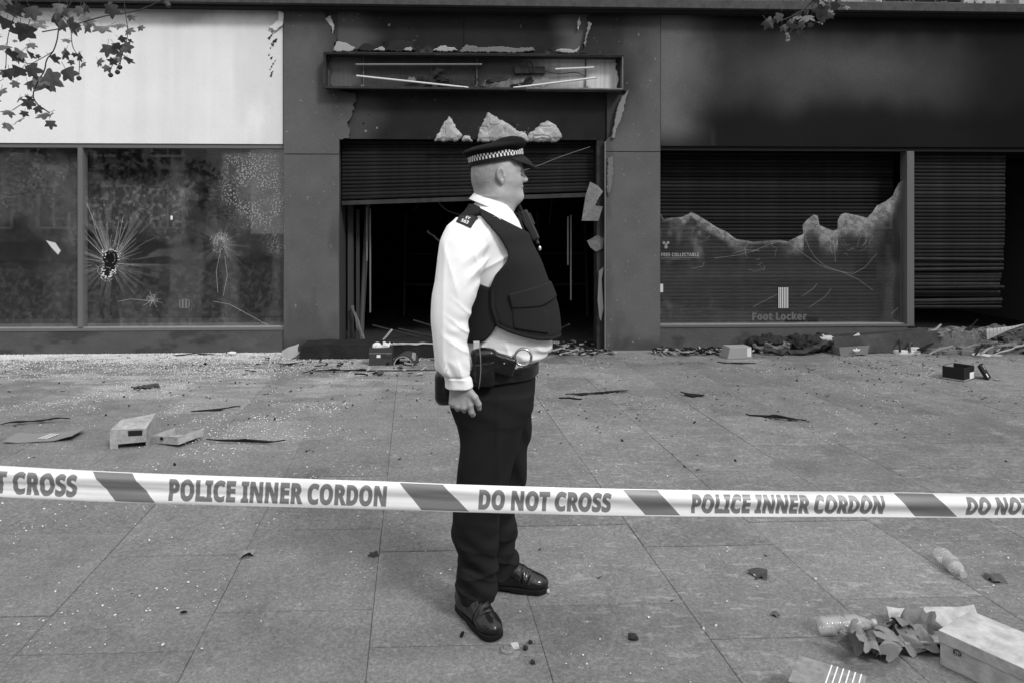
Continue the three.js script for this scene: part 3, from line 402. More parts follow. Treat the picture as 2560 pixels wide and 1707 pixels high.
decal(winL, 'window_sticker', canvasTex(64, 64, (c) => { c.clearRect(0, 0, 64, 64); c.fillStyle = 'rgb(110,110,110)'; c.beginPath(); c.roundRect(16, 22, 32, 34, 6); c.fill(); c.fillStyle = 'rgb(60,60,60)'; for (let i = 0; i < 3; i++) c.fillRect(20 + i * 10, 24, 4, 30); }), -3.655, -3.405, 0.49, 0.7, -0.094);
part(winR, 'notice', box(0.045, 0.1, 0.006, 2.15, 0.74, -0.045), mat(0.55, 0.8));
// grime and crazing on the glass, mirrored foliage dots painted in at left, one sheet for each pane: alpha(x, y) in metres
function filmMat(w, h, x0, y0, sx, sy, tone, alpha) { const t = greyTex(w, h, (u, v) => tone(x0 + u * sx, y0 + v * sy), { alpha: (u, v) => alpha(x0 + u * sx, y0 + v * sy) }); t.repeat.set(1 / sx, 1 / sy); t.offset.set(-x0 / sx, -y0 / sy); return new THREE.MeshStandardMaterial({ map: t, transparent: true, roughness: 0.7 }); }
function cell(x, y, f, seed) { x *= f; y *= f; const xi = Math.floor(x), yi = Math.floor(y); let a = 9, b = 9; for (let q = -1; q < 2; q++) for (let p = -1; p < 2; p++) { const dx = xi + p + h2(xi + p + seed, yi + q) - x, dy = yi + q + h2(xi + p, yi + q + seed + 7) - y, d = dx * dx + dy * dy; if (d < a) { b = a; a = d; } else if (d < b) b = d; } return [Math.sqrt(a), Math.sqrt(b) - Math.sqrt(a)]; }
const grain = (x, y) => 0.45 + 1.1 * h2(Math.floor(x * 340), Math.floor(y * 340));
const rays = (x, y, cx, cy, n, len) => { const a = Math.atan2(y - cy, x - cx), r = Math.hypot(x - cx, y - cy); return ss(0.56, 0.74, n2(a * n + 40, r * 3.5 + 2)) * Math.exp(-r / len); };
part(winL, 'painted_film', flat([[-4.683, 0.304], [-2.352, 0.304], [-2.352, 2.405], [-4.683, 2.405]], [hole]).translate(0, 0, -0.0965), filmMat(900, 820, -4.7, 0.3, 2.36, 2.12, (x, y) => 0.3 + 0.3 * fbm(x * 9, y * 9, 3), (x, y) => {
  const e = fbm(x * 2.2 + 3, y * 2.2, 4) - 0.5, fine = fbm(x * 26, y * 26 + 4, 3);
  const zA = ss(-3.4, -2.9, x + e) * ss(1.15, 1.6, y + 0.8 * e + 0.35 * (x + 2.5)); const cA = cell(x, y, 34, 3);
  let a = zA * (0.07 + 0.42 * ss(0.42, 0.2, cA[0]) * ss(0.25, 0.6, fbm(x * 7, y * 7 + 9, 3)));  // pale round dots at upper right: mirrored leaf bokeh painted into the film
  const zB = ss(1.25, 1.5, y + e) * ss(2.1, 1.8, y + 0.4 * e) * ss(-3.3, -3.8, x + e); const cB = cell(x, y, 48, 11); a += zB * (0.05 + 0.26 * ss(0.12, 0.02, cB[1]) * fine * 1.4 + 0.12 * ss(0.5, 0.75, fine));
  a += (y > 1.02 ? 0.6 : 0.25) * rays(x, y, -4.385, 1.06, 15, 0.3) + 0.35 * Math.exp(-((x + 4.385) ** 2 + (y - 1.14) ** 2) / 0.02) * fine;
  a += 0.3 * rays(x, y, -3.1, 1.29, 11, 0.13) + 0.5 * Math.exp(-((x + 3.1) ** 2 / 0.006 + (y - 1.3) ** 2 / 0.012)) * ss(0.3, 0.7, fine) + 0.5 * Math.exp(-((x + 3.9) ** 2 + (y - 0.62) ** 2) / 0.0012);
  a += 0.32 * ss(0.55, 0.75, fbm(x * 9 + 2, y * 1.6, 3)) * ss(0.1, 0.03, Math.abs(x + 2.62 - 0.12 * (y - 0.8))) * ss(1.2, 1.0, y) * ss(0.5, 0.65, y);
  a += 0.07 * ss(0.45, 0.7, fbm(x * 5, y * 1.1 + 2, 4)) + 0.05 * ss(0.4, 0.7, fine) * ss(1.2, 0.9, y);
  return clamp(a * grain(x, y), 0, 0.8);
}));
part(winL, 'painted_film', flat([[-8.4, 0.304], [-4.738, 0.304], [-4.738, 2.405], [-8.4, 2.405]]).translate(0, 0, -0.0965), filmMat(560, 560, -6.5, 0.3, 1.8, 2.12, (x, y) => 0.3 + 0.3 * fbm(x * 9, y * 9, 3), (x, y) => { const e = fbm(x * 2.2 + 8, y * 2.2, 4) - 0.5, fine = fbm(x * 26 + 5, y * 26, 3), c = cell(x, y, 42, 5); let a = ss(1.2, 1.55, y + e) * ss(2.45, 2.2, y + 0.5 * e) * (0.06 + 0.3 * ss(0.14, 0.02, c[1]) * fine * 1.4 + 0.2 * ss(0.4, 0.15, c[0]) * ss(0.5, 0.7, fbm(x * 5, y * 5, 3))); a += 0.06 * ss(0.45, 0.7, fbm(x * 5, y * 1.1, 4)) + 0.05 * ss(0.4, 0.7, fine) * ss(1.2, 0.9, y); return clamp(a * grain(x, y), 0, 0.7); }));
part(winR, 'painted_film', flat([[2.136, 0.297], [5.188, 0.297], ...rim.slice().reverse()]).translate(0, 0, -0.1165), filmMat(1200, 720, 2.13, 0.29, 3.07, 1.8, (x, y) => 0.22 + 0.24 * fbm(x * 11, y * 11, 3), (x, y) => {
  const d = rimAt(x) - y, e = fbm(x * 3.2 + 3, y * 3.2, 4) - 0.5, fine = fbm(x * 24, y * 24, 3), c = cell(x, y, 40, 17);
  const z = Math.max(ss(2.25, 2.5, x) * ss(3.35, 2.9, x) * 0.9, ss(3.6, 3.95, x) * ss(5.2, 5.0, x)), deep = lerp(0.16, 0.34, ss(3.6, 4.4, x));
  let a = z * ss(deep + 0.3 * e, deep * 0.3, d) * (0.18 + 0.35 * ss(0.3, 0.7, fine) + 0.4 * ss(0.13, 0.02, c[1]));
  a += 0.32 * ss(0.05, 0.01, d) * (x < 4.8 ? 1 : 0.4) * fine * 1.5;
  a += 0.16 * ss(0.4, 0.7, fbm(x * 8 + 4, y * 5, 3)) * ss(2.8, 2.6, x + 0.3 * e) * ss(1.0, 1.12, y) * ss(1.5, 1.38, y) + 0.06 * ss(0.48, 0.75, fbm(x * 6, y * 1.4, 4)) + 0.12 * ss(0.55, 0.75, fbm(x * 14, y * 9 + 5, 3)) * ss(3.1, 2.5, x) * ss(0.7, 0.45, y);
  a += 0.05 * ss(3.4, 4.4, x) * ss(0.5, 0.1, d) + 0.03;
  return clamp(a * grain(x, y), 0, 0.75);
}));
// --- fascia sign case, its face burnt away
const sign = thing('sign_case', 'long shallow sign case with its face gone and lamp tubes hanging loose', 'sign', [-0.093, 3.3, -0.04]);
{
  const W = 3.5, H = 0.4, D = 0.17;
  const back = boardMat(1024, 128, (x, y) => { const e = 0.5 * (fbm(x * 2.4, y * 6, 4) - 0.5); let g = 0.03 + 0.03 * fbm(x * 5, y * 9, 4); g += 0.5 * ss(0.45, 1.35, x + e) * (0.75 + 0.5 * fbm(x * 20, y * 2, 3)); g += 0.06 * ss(-1.1, -1.6, x + e); g += 0.18 * ss(0.3, 0.5, x) * ss(1.1, 0.7, x) * ss(0.02, -0.08, y + e * 0.2); const ln = Math.abs(((x * 18) % 1 + 1) % 1 - 0.5); return g * (ln > 0.46 ? 0.8 : 1); }, -1.75, -0.2, 3.5, 0.4, 0.45, { metalness: 0.15 });
  part(sign, 'back_panel', span(-W / 2, W / 2, -H / 2, H / 2, 0, 0.012), back);
  const rimM = mat(0.05, 0.6, { mapRep: 1 }), rimR = mat(0.22, 0.5, { metal: 0.3, mapRep: 1 });
  part(sign, 'case_edge', span(-W / 2, W / 2, H / 2 - 0.014, H / 2, 0.012, D), rimM); part(sign, 'case_edge', span(-W / 2, 0.6, -H / 2, -H / 2 + 0.014, 0.012, D), rimM); part(sign, 'case_edge', span(0.6, W / 2, -H / 2, -H / 2 + 0.014, 0.012, D), rimR);
  part(sign, 'case_edge', span(-W / 2, -W / 2 + 0.014, -H / 2 + 0.014, H / 2 - 0.014, 0.012, D), rimM); part(sign, 'case_edge', span(W / 2 - 0.014, W / 2, -H / 2 + 0.014, H / 2 - 0.014, 0.012, D), rimR);
  part(sign, 'case_lip', join([span(-W / 2, W / 2, -H / 2 - 0.012, -H / 2, D - 0.02, D + 0.006), span(-W / 2, W / 2, H / 2, H / 2 + 0.012, D - 0.02, D + 0.006), span(W / 2, W / 2 + 0.012, -H / 2, H / 2, D - 0.02, D + 0.006), span(-W / 2 - 0.012, -W / 2, -H / 2, H / 2, D - 0.02, D + 0.006)]), rimM);
  for (const x of [-1.32, 0.02, 1.32]) part(sign, 'bracket', join([span(x - 0.006, x + 0.006, -H / 2 + 0.014, H / 2 - 0.014, 0.012, 0.04), span(x - 0.02, x + 0.02, -H / 2 + 0.014, -H / 2 + 0.05, 0.012, 0.09)]), mat(0.12, 0.6, { metal: 0.3 }));
  const tubeM = mat(0.62, 0.35); const tubeD = mat(0.2, 0.6);
  for (const [a, b, m] of [[[-1.4, 0.085, 0.09], [0.06, 0.1, 0.09], tubeD], [[-1.39, -0.05, 0.1], [-0.09, -0.19, 0.16], tubeM], [[0.95, 0.05, 0.09], [1.41, 0.075, 0.09], tubeM], [[0.45, -0.185, 0.14], [1.43, -0.05, 0.1], tubeM]]) { const t = part(sign, 'lamp_tube', rodBetween(a, b, 0.012), m); part(t, 'tube_cap', rodBetween(b, [b[0] + (b[0] - a[0]) * 0.012, b[1] + (b[1] - a[1]) * 0.012, b[2]], 0.0125), mat(0.4, 0.4, { metal: 0.6 })); }
  part(sign, 'ballast', join([box(0.3, 0.08, 0.05, 0.68, 0.045, 0.04), box(0.06, 0.09, 0.06, 0.5, 0.045, 0.045), box(0.02, 0.07, 0.06, 0.66, 0.045, 0.05), box(0.02, 0.07, 0.06, 0.7, 0.045, 0.05)]), mat(0.03, 0.7));
  part(sign, 'wire', tube([[0.05, 0.08, 0.05], [0.1, -0.02, 0.07], [0.35, -0.04, 0.05], [0.42, 0.0, 0.05], [0.5, 0.03, 0.05]], 0.005, 20, 5), mat(0.03, 0.7)); part(sign, 'wire', tube([[0.82, 0.03, 0.05], [1.0, 0.0, 0.06], [1.2, 0.02, 0.05], [1.32, -0.02, 0.04]], 0.005, 20, 5), mat(0.03, 0.7)); part(sign, 'wire', tube([[-0.3, -0.12, 0.06], [-0.2, -0.08, 0.05], [-0.05, -0.09, 0.06], [0.05, -0.06, 0.05]], 0.005, 20, 5), mat(0.04, 0.7));
  part(sign, 'melted_face', jitterGeo(poly(ragged([[-0.82, -0.17], [-0.6, -0.06], [-0.45, 0.06], [-0.35, 0.04], [-0.5, -0.08], [-0.3, -0.14], [-0.5, -0.17], [-0.82, -0.17]], 0.02, 0.05, 8).slice(0, -1), 0.02, 0.004), 0.05, 9).translate(0, 0, 0.05), mat(0.03, 0.6));
  for (let i = 0, r = rng(93); i < 11; i++) { const x = rr(-1.0, 0.75, r), y = rr(-0.19, -0.08, r), w = rr(0.06, 0.22, r), h = rr(0.03, 0.11, r); part(sign, 'burnt_scrap', jitterGeo(poly(ragged([[x, y], [x + w * 0.6, y + h * r()], [x + w, y + h * 0.4], [x + w * 0.8, y - 0.01], [x, y]], 0.015, 0.03, 40 + i).slice(0, -1), 0.012, 0.003), 0.05, 12, i).translate(0, 0, rr(0.03, 0.12, r)), mat([0.015, 0.03, 0.1, 0.02][i % 4], 0.8)); }
  for (let i = 0, r = rng(94); i < 6; i++) { const x = rr(-0.8, 0.8, r); part(sign, 'wire', tube([[x, 0.15, 0.04], [x + rr(-0.1, 0.1, r), 0.02, 0.08], [x + rr(-0.2, 0.2, r), -0.1, 0.09], [x + rr(-0.3, 0.3, r), -0.18, 0.1]], 0.004, 16, 5), mat(0.025, 0.8)); }
  part(sign, 'melted_face', jitterGeo(poly(ragged([[0.06, -0.18], [0.1, -0.1], [0.3, -0.12], [0.42, -0.06], [0.5, -0.18], [0.06, -0.18]], 0.02, 0.05, 9).slice(0, -1), 0.02, 0.004), 0.05, 9).translate(0, 0, 0.04), mat(0.09, 0.6));
}
// ---------------------------------------------------------------- the officer (local x: the way he faces, z: towards his right side)
const officer = thing('person', 'person in police uniform, white shirt, black stab vest and chequered cap, standing in profile', 'person', [0.012, 0, 5.803], THREE.MathUtils.degToRad(-2.3));
{
  const skinM = new THREE.MeshPhysicalMaterial({ color: grey(1), vertexColors: true, roughness: 0.52, sheen: 0.15, bumpMap: rep(gritBump, 30), bumpScale: 0.0006 });
  const shirtM = new THREE.MeshPhysicalMaterial({ color: grey(0.86), roughness: 0.88, bumpMap: rep(weaveBump, 12), bumpScale: 0.0003 });
  const vestM = new THREE.MeshPhysicalMaterial({ color: grey(0.021), roughness: 0.92, specularIntensity: 0.25, sheen: 0.08, bumpMap: rep(weaveBump, 7), bumpScale: 0.0008 });
  const trouserM = new THREE.MeshPhysicalMaterial({ color: grey(0.015), roughness: 0.92, specularIntensity: 0.25, sheen: 0.05, bumpMap: rep(weaveBump, 9), bumpScale: 0.0005 });
  const leatherM = new THREE.MeshPhysicalMaterial({ color: grey(0.005), roughness: 0.42, specularIntensity: 0.5, clearcoat: 0.55, clearcoatRoughness: 0.1, bumpMap: rep(gritBump, 5), bumpScale: 0.003 });
  const feltM = new THREE.MeshPhysicalMaterial({ color: grey(0.008), roughness: 0.95, specularIntensity: 0.25, sheen: 0.06, bumpMap: rep(gritBump, 20), bumpScale: 0.001 });
  // ---- forms
  const torso = stack([[0.94, -0.125, 0.185, 0, 0.168], [0.975, -0.122, 0.198, 0, 0.17], [1.0, -0.122, 0.238, 0, 0.171], [1.03, -0.12, 0.25, 0, 0.172], [1.1, -0.122, 0.252, 0, 0.176], [1.2, -0.132, 0.238, 0, 0.178], [1.3, -0.14, 0.2, 0, 0.182], [1.4, -0.138, 0.168, 0, 0.188], [1.46, -0.125, 0.148, 0, 0.184], [1.51, -0.098, 0.126, 0, 0.15], [1.545, -0.066, 0.105, 0, 0.1], [1.58, -0.045, 0.09, 0, 0.068]], 2.25);
  const armRows = [[1.52, -0.105, -0.035, 0.165, 0.035], [1.49, -0.135, -0.008, 0.178, 0.06], [1.44, -0.157, 0.008, 0.198, 0.073], [1.38, -0.165, 0.004, 0.218, 0.076], [1.3, -0.172, -0.012, 0.24, 0.073], [1.24, -0.181, -0.028, 0.252, 0.069], [1.17, -0.184, -0.05, 0.262, 0.064], [1.09, -0.176, -0.056, 0.268, 0.061], [1.03, -0.17, -0.05, 0.268, 0.059], [0.99, -0.163, -0.047, 0.266, 0.055], [0.968, -0.14, -0.044, 0.264, 0.05], [0.955, -0.132, -0.04, 0.263, 0.046], [0.921, -0.13, -0.036, 0.262, 0.045]];
  const arm = stack(armRows, 2.1);
  const ridge = (t) => Math.pow(1 - Math.abs(Math.sin(t)), 2.5);
  const shirtF = (x, y, z) => {
    const az = Math.abs(z);
    let a = arm(x, y, az);
    // creases: at the elbow, above the cuff, and fanning from the armpit
    const el = Math.exp(-(((y - 1.13) / 0.09) ** 2)), cf = Math.exp(-(((y - 0.985) / 0.035) ** 2)), pit = Math.exp(-(((y - 1.36) / 0.09) ** 2)) * ss(-0.09, 0.0, x);
    a += 0.0022 * el * Math.sin(y * 95 + x * 45 + 3 * n2(x * 20, y * 20)) * ss(-0.15, -0.09, x) + 0.003 * cf * Math.sin(x * 130 + y * 60) + 0.0045 * pit * Math.sin((x * 0.8 - y) * 95 + 2 * n2(x * 15, y * 15));
    a -= 0.006 * el * ridge(y * 42 + x * 30 + 2.5 * n2(x * 9, y * 9)) * ss(-0.16, -0.07, x) + 0.006 * pit * ridge((x * 1.1 - y) * 38 + 2 * n2(x * 9 + 4, y * 9)) + 0.005 * Math.exp(-(((y - 1.0) / 0.03) ** 2)) * ridge(x * 70 + y * 18) + 0.004 * ss(1.2, 1.3, y) * ss(1.46, 1.38, y) * ridge(x * 30 + y * 9 + 1.5 * n2(x * 7, y * 7));
    a += 0.003 * (n3(x * 10, y * 6, az * 10) - 0.5) - 0.0025 * Math.exp(-(((x + 0.135) / 0.008) ** 2)) * ss(1.46, 1.4, y);   // ironed crease down the sleeve
    a += 0.0035 * Math.exp(-(((y - 0.969) / 0.004) ** 2)) - 0.0015 * ss(0.967, 0.962, y);
    let t = torso(x, y, z) - 0.006 * ss(1.08, 1.03, y) * ridge(x * 34 + z * 20 + y * 12) - 0.006 * ss(1.25, 1.3, y) * ss(1.5, 1.4, y) * ridge(y * 34 - x * 20 + 2 * n2(x * 8, y * 8)) + 0.004 * (n3(x * 12, y * 14, z * 12) - 0.5) + 0.004 * Math.sin(y * 120 + x * 25) * ss(1.06, 1.0, y);
    const g = smin(t, a, 0.022);
    return Math.max(g, 0.925 - y - 0.0 * az);
  };
  const shirt = part(officer, 'shirt', meshField(shirtF, [-0.22, 0.9, -0.36], [0.3, 1.6, 0.36], 0.0062), shirtM);
  { // collar
    const P = [], I = [], n = 48; for (let i = 0; i <= n; i++) { const a = -Math.PI + 0.12 + (2 * Math.PI - 0.24) * i / n, c = -Math.cos(a), s = Math.sin(a); const fr = Math.pow(Math.max(0, c), 3); for (const [k, off] of [[0, 0], [0, 0.0045], [1, 0.0045], [1, 0]]) { const ra = 0.0735 + off + (k ? 0.012 : 0), rb = 0.068 + off + (k ? 0.014 : 0); P.push(0.028 + c * ra, k ? -0.036 - 0.012 * fr : 0.0, s * rb); } }
    for (let i = 0; i < n; i++) for (let q = 0; q < 4; q++) { const a = i * 4 + q, b = i * 4 + (q + 1) % 4; I.push(a, a + 4, b, b, a + 4, b + 4); }
    const g = new THREE.BufferGeometry(); g.setAttribute('position', new THREE.Float32BufferAttribute(P, 3)); g.setIndex(I); g.computeVertexNormals(); g.rotateZ(-0.41); g.translate(0.004, 1.603, -0.004); part(shirt, 'collar', metreUV(g), shirtM);
    const tie = join([new RoundedBoxGeometry(0.03, 0.034, 0.04, 2, 0.01).rotateZ(-0.3).translate(0.108, 1.527, -0.004), new RoundedBoxGeometry(0.008, 0.12, 0.06, 2, 0.003).rotateZ(0.35).translate(0.135, 1.465, -0.006)]); part(officer, 'tie', tie, mat(0.012, 0.8));
  }
  // ---- stab vest
  const lin = (T) => (x) => { if (x <= T[0][0]) return T[0][1]; for (let i = 0; i + 1 < T.length; i++) if (x <= T[i + 1][0]) return lerp(T[i][1], T[i + 1][1], (x - T[i][0]) / (T[i + 1][0] - T[i][0])); return T[T.length - 1][1]; };
  const hemB = lin([[-0.3, 1.06], [-0.03, 1.064], [0.0, 1.075], [0.02, 1.093], [0.042, 1.13], [0.06, 1.16]]), hemF = lin([[0.0, 1.17], [0.03, 1.145], [0.05, 1.127], [0.081, 1.112], [0.136, 1.092], [0.195, 1.076], [0.25, 1.068], [0.34, 1.07]]);
  const seam = lin([[1.05, 0.055], [1.1, 0.05], [1.13, 0.042], [1.2, 0.02], [1.27, 0.02], [1.31, 0.03], [1.7, 0.03]]);
  const armhole = [[-0.03, 1.75], [-0.018, 1.53], [0.022, 1.486], [0.055, 1.447], [0.081, 1.404], [0.087, 1.38], [0.08, 1.36], [0.039, 1.313], [0.02, 1.267], [-0.03, 1.285], [-0.075, 1.32], [-0.09, 1.38], [-0.088, 1.45], [-0.075, 1.53], [-0.07, 1.75]];
  const neckD = (x, y, z) => { const c = Math.cos(0.41), s = Math.sin(0.41), px = x - 0.032, py = y - 1.56, u = px * c - py * s; return Math.hypot(u / 0.086, z / 0.08) * 0.083 - 0.083; };
  const fold = (x, y, z) => 0.004 * (n3(x * 9 + 3, y * 9, z * 9) - 0.5);
  const neckLine = (x, y) => (y - (1.567 - 0.5 * (x + 0.04))) * 0.89;
  const cut = (d, x, y, z, k) => { d = smax(d, neckLine(x, y), 0.01); const az = Math.abs(z); const hol = Math.max(sdPoly(x, y, armhole), 0.118 - az); d = smax(d, -hol, k); d = smax(d, -neckD(x, y, z), 0.008); return d; };
  const backF = (x, y, z) => { let d = torso(x, y, z) - 0.021 + fold(x, y, z); d = smax(d, hemB(x) - y, 0.012); d = smax(d, y - 1.62, 0.01); d = smax(d, x - seam(y) - 0.02, 0.01); return cut(d, x, y, z, 0.008); };
  const frontF = (x, y, z) => { let d = torso(x, y, z) - lerp(0.034, 0.0215, ss(1.34, 1.44, y)) + fold(x, y, z) + ss(1.42, 1.36, y) * 0.0035 * Math.exp(-(((x - seam(y) - 0.016) / 0.004) ** 2)) + 0.003 * Math.exp(-(((y - hemF(x) - 0.016) / 0.004) ** 2)); d = smax(d, hemF(x) - y, 0.007); d = smax(d, y - 1.62, 0.01); d = smax(d, seam(y) - x, 0.012); return cut(d, x, y, z, 0.008); };
  const vestF = (x, y, z) => Math.min(backF(x, y, z), frontF(x, y, z));
  const vest = part(officer, 'stab_vest', meshField(vestF, [-0.2, 1.03, -0.24], [0.33, 1.62, 0.24], 0.006), vestM);
  const pocketPoly = [[0.088, 1.245], [0.24, 1.278], [0.36, 1.29], [0.36, 1.1], [0.215, 1.105], [0.2, 1.2], [0.102, 1.2]];
  const bag = [[0.098, 1.205], [0.205, 1.205], [0.235, 1.17], [0.235, 1.098], [0.105, 1.125]];
  const flapP = [[0.085, 1.248], [0.25, 1.285], [0.272, 1.225], [0.205, 1.198], [0.1, 1.196]];
  const pk = (P, off, sgn) => (x, y, z) => smax(torso(x, y, z) - off, Math.max(sdPoly(x, y, P), 0.05 - sgn * z), 0.006);
  const pocket = part(vest, 'pocket', meshField(pk(bag, 0.041, 1), [0.08, 1.08, 0.03], [0.32, 1.3, 0.24], 0.005), vestM);
  part(pocket, 'pocket_flap', meshField(pk(flapP, 0.046, 1), [0.06, 1.16, 0.03], [0.34, 1.32, 0.24], 0.005), vestM);
  part(vest, 'shoulder_strap', meshField((x, y, z) => { const az = Math.abs(z - 0.1) - 0.032; let d = torso(x, y, z) - 0.03; return smax(smax(d, az, 0.008), Math.max(sdPoly(x, y, [[-0.12, 1.5], [-0.125, 1.56], [-0.05, 1.62], [-0.02, 1.6], [-0.02, 1.53]]), neckLine(x, y) - 0.004), 0.01); }, [-0.14, 1.47, 0.04], [0.05, 1.62, 0.16], 0.005), vestM);
  // lays a small patch on a form, seen from the right-hand side
  function drape(f, corners, off, nu, nv, th, more) { const P = [], U = [], I = []; const zAt = (x, y) => { let z = 0.42; for (let i = 0; i < 90; i++) { const d = f(x, y, z) - off; if (d < 0.0004) break; z -= Math.max(0.0006, d * 0.7); if (z < -0.1) break; } return z; };
    for (let lay = 0; lay < 2; lay++) for (let j = 0; j <= nv; j++) for (let i = 0; i <= nu; i++) { const u = i / nu, v = j / nv, x = lerp(lerp(corners[0][0], corners[1][0], u), lerp(corners[3][0], corners[2][0], u), v), y = lerp(lerp(corners[0][1], corners[1][1], u), lerp(corners[3][1], corners[2][1], u), v); P.push(x, y, zAt(x, y) - lay * th); U.push(u, 1 - v); }
    const n = (nu + 1) * (nv + 1), at = (i, j, l) => l * n + j * (nu + 1) + i; for (let j = 0; j < nv; j++) for (let i = 0; i < nu; i++) { I.push(at(i, j, 0), at(i, j + 1, 0), at(i + 1, j, 0), at(i + 1, j, 0), at(i, j + 1, 0), at(i + 1, j + 1, 0)); I.push(at(i, j, 1), at(i + 1, j, 1), at(i, j + 1, 1), at(i + 1, j, 1), at(i + 1, j + 1, 1), at(i, j + 1, 1)); }
    const rimE = []; for (let i = 0; i <= nu; i++) rimE.push([i, 0]); for (let j = 1; j <= nv; j++) rimE.push([nu, j]); for (let i = nu - 1; i >= 0; i--) rimE.push([i, nv]); for (let j = nv - 1; j > 0; j--) rimE.push([0, j]);
    for (let q = 0; q < rimE.length; q++) { const a = rimE[q], b = rimE[(q + 1) % rimE.length]; I.push(at(...a, 0), at(...b, 0), at(...a, 1), at(...b, 0), at(...b, 1), at(...a, 1)); }
    const g = new THREE.BufferGeometry(); g.setAttribute('position', new THREE.Float32BufferAttribute(P, 3)); g.setAttribute('uv', new THREE.Float32BufferAttribute(U, 2)); g.setIndex(I); g.computeVertexNormals(); return g; }
  const epTex = canvasTex(256, 192, (c) => { c.fillStyle = 'rgb(26,26,26)'; c.fillRect(0, 0, 256, 192); c.fillStyle = 'rgb(225,225,225)'; c.font = 'bold 62px sans-serif'; c.fillText('EY', 96, 84); c.font = 'bold 72px sans-serif'; c.fillText('563', 62, 160); });
  part(officer, 'epaulette', drape(shirtF, [[-0.082, 1.541], [-0.022, 1.521], [-0.044, 1.484], [-0.1, 1.506]], 0.006, 10, 8, 0.006), new THREE.MeshStandardMaterial({ map: epTex, roughness: 0.8 }));
  part(vest, 'clip', tube([[0.03, 1.522, 0.152], [0.04, 1.525, 0.158], [0.066, 1.503, 0.166], [0.064, 1.494, 0.17], [0.058, 1.494, 0.172], [0.045, 1.506, 0.172]], 0.0018, 40, 6), mat(0.75, 0.3, { metal: 0.8 }));
  // radio on the left breast
  const radio = new THREE.Group(); radio.name = 'radio'; officer.add(radio); radio.position.set(0.168, 1.492, -0.03); radio.rotation.z = 0.42;
  part(radio, 'radio_body', new RoundedBoxGeometry(0.032, 0.125, 0.055, 3, 0.008), mat(0.022, 0.5)); part(radio, 'speaker_grille', new RoundedBoxGeometry(0.012, 0.05, 0.045, 2, 0.004).translate(0.016, 0.02, 0), mat(0.05, 0.6)); part(radio, 'aerial', new THREE.CapsuleGeometry(0.007, 0.03, 3, 8).translate(-0.006, 0.075, 0.012), mat(0.02, 0.6)); part(radio, 'control_knob', new THREE.CylinderGeometry(0.008, 0.008, 0.016, 12).translate(0.0, -0.07, 0.012), mat(0.03, 0.4));
  part(vest, 'badge', new THREE.SphereGeometry(0.006, 10, 8).scale(1, 1.6, 1).translate(0.205, 1.405, 0.045), mat(0.8, 0.3, { metal: 0.6 }));
  part(officer, 'radio_cord', tube([[0.125, 1.55, -0.02], [0.13, 1.52, 0.02], [0.145, 1.47, 0.03], [0.16, 1.43, 0.02]], 0.005, 24, 6), mat(0.015, 0.6));
  // ---- trousers
  const hip = stack([[0.985, -0.125, 0.19, 0, 0.172], [0.92, -0.145, 0.19, 0, 0.178], [0.86, -0.148, 0.188, 0, 0.18], [0.8, -0.125, 0.18, 0, 0.178], [0.77, -0.11, 0.17, 0, 0.17]], 2.3);
  const legN = stack([[0.86, -0.135, 0.17, 0.088, 0.092], [0.72, -0.1, 0.135, 0.094, 0.09], [0.58, -0.1, 0.09, 0.092, 0.086], [0.5, -0.106, 0.074, 0.085, 0.084], [0.41, -0.124, 0.052, 0.072, 0.084], [0.31, -0.122, 0.046, 0.055, 0.083], [0.22, -0.102, 0.04, 0.038, 0.08], [0.17, -0.116, 0.04, 0.03, 0.08], [0.1, -0.1, 0.036, 0.022, 0.075], [0.055, -0.1, 0.036, 0.018, 0.072]], 2.2);
  const legFar = stack([[0.86, -0.12, 0.186, -0.09, 0.09], [0.72, -0.06, 0.178, -0.11, 0.088], [0.58, -0.03, 0.165, -0.13, 0.085], [0.43, -0.035, 0.148, -0.152, 0.08], [0.36, -0.045, 0.122, -0.16, 0.078], [0.3, -0.05, 0.108, -0.168, 0.076], [0.26, -0.045, 0.122, -0.172, 0.076], [0.2, -0.04, 0.106, -0.18, 0.073], [0.12, -0.035, 0.118, -0.19, 0.07], [0.065, -0.035, 0.1, -0.195, 0.068]], 2.2);
  const trouF = (x, y, z) => {
    const low = ss(0.48, 0.12, y);
    const wob = (s) => 0.006 * low * Math.sin(y * 60 + x * 50 * s + z * 26 + 4 * n3(x * 7 + s, y * 7, z * 7)) + 0.022 * low * (Math.abs(n3(x * 9 + 2 * s, y * 17, z * 9) - 0.5) - 0.2) + 0.008 * ss(0.9, 0.5, y) * (Math.abs(n3(x * 6 + 3 * s + y * 5, y * 5, z * 6) - 0.5) - 0.2) + 0.005 * Math.sin(x * 60 * s - y * 26 + 2 * n2(y * 6, x * 9)) * ss(0.86, 0.6, y) * ss(0.3, 0.5, y);
    const a = legN(x, y, z) + wob(1) - 0.003 * Math.exp(-(((x - 0.05) / 0.01) ** 2)), b = legFar(x, y, z) + wob(-1);
    const rd = 0.008 * low * ridge(y * 30 + x * 16 + 2.4 * n3(x * 5, y * 5, z * 5)) + 0.004 * ss(0.85, 0.55, y) * ss(0.3, 0.5, y) * ridge(y * 13 - x * 20 + 2 * n3(x * 4, y * 4, z * 4)); let legs = smin(a, b, 0.012) - rd;
    let d = smin(hip(x, y, z) + 0.004 * Math.sin(y * 60 + x * 40) * ss(0.9, 0.8, y), legs, 0.03);
    d += 0.004 * Math.exp(-(((x - 0.165) / 0.006) ** 2)) * ss(0.88, 0.95, y) * ss(0, 0.05, z);
    return Math.max(d, 0.05 - y, y - 0.965);
  };
  part(officer, 'trousers', meshField(trouF, [-0.18, 0.03, -0.29], [0.22, 0.99, 0.21], 0.0075), trouserM);
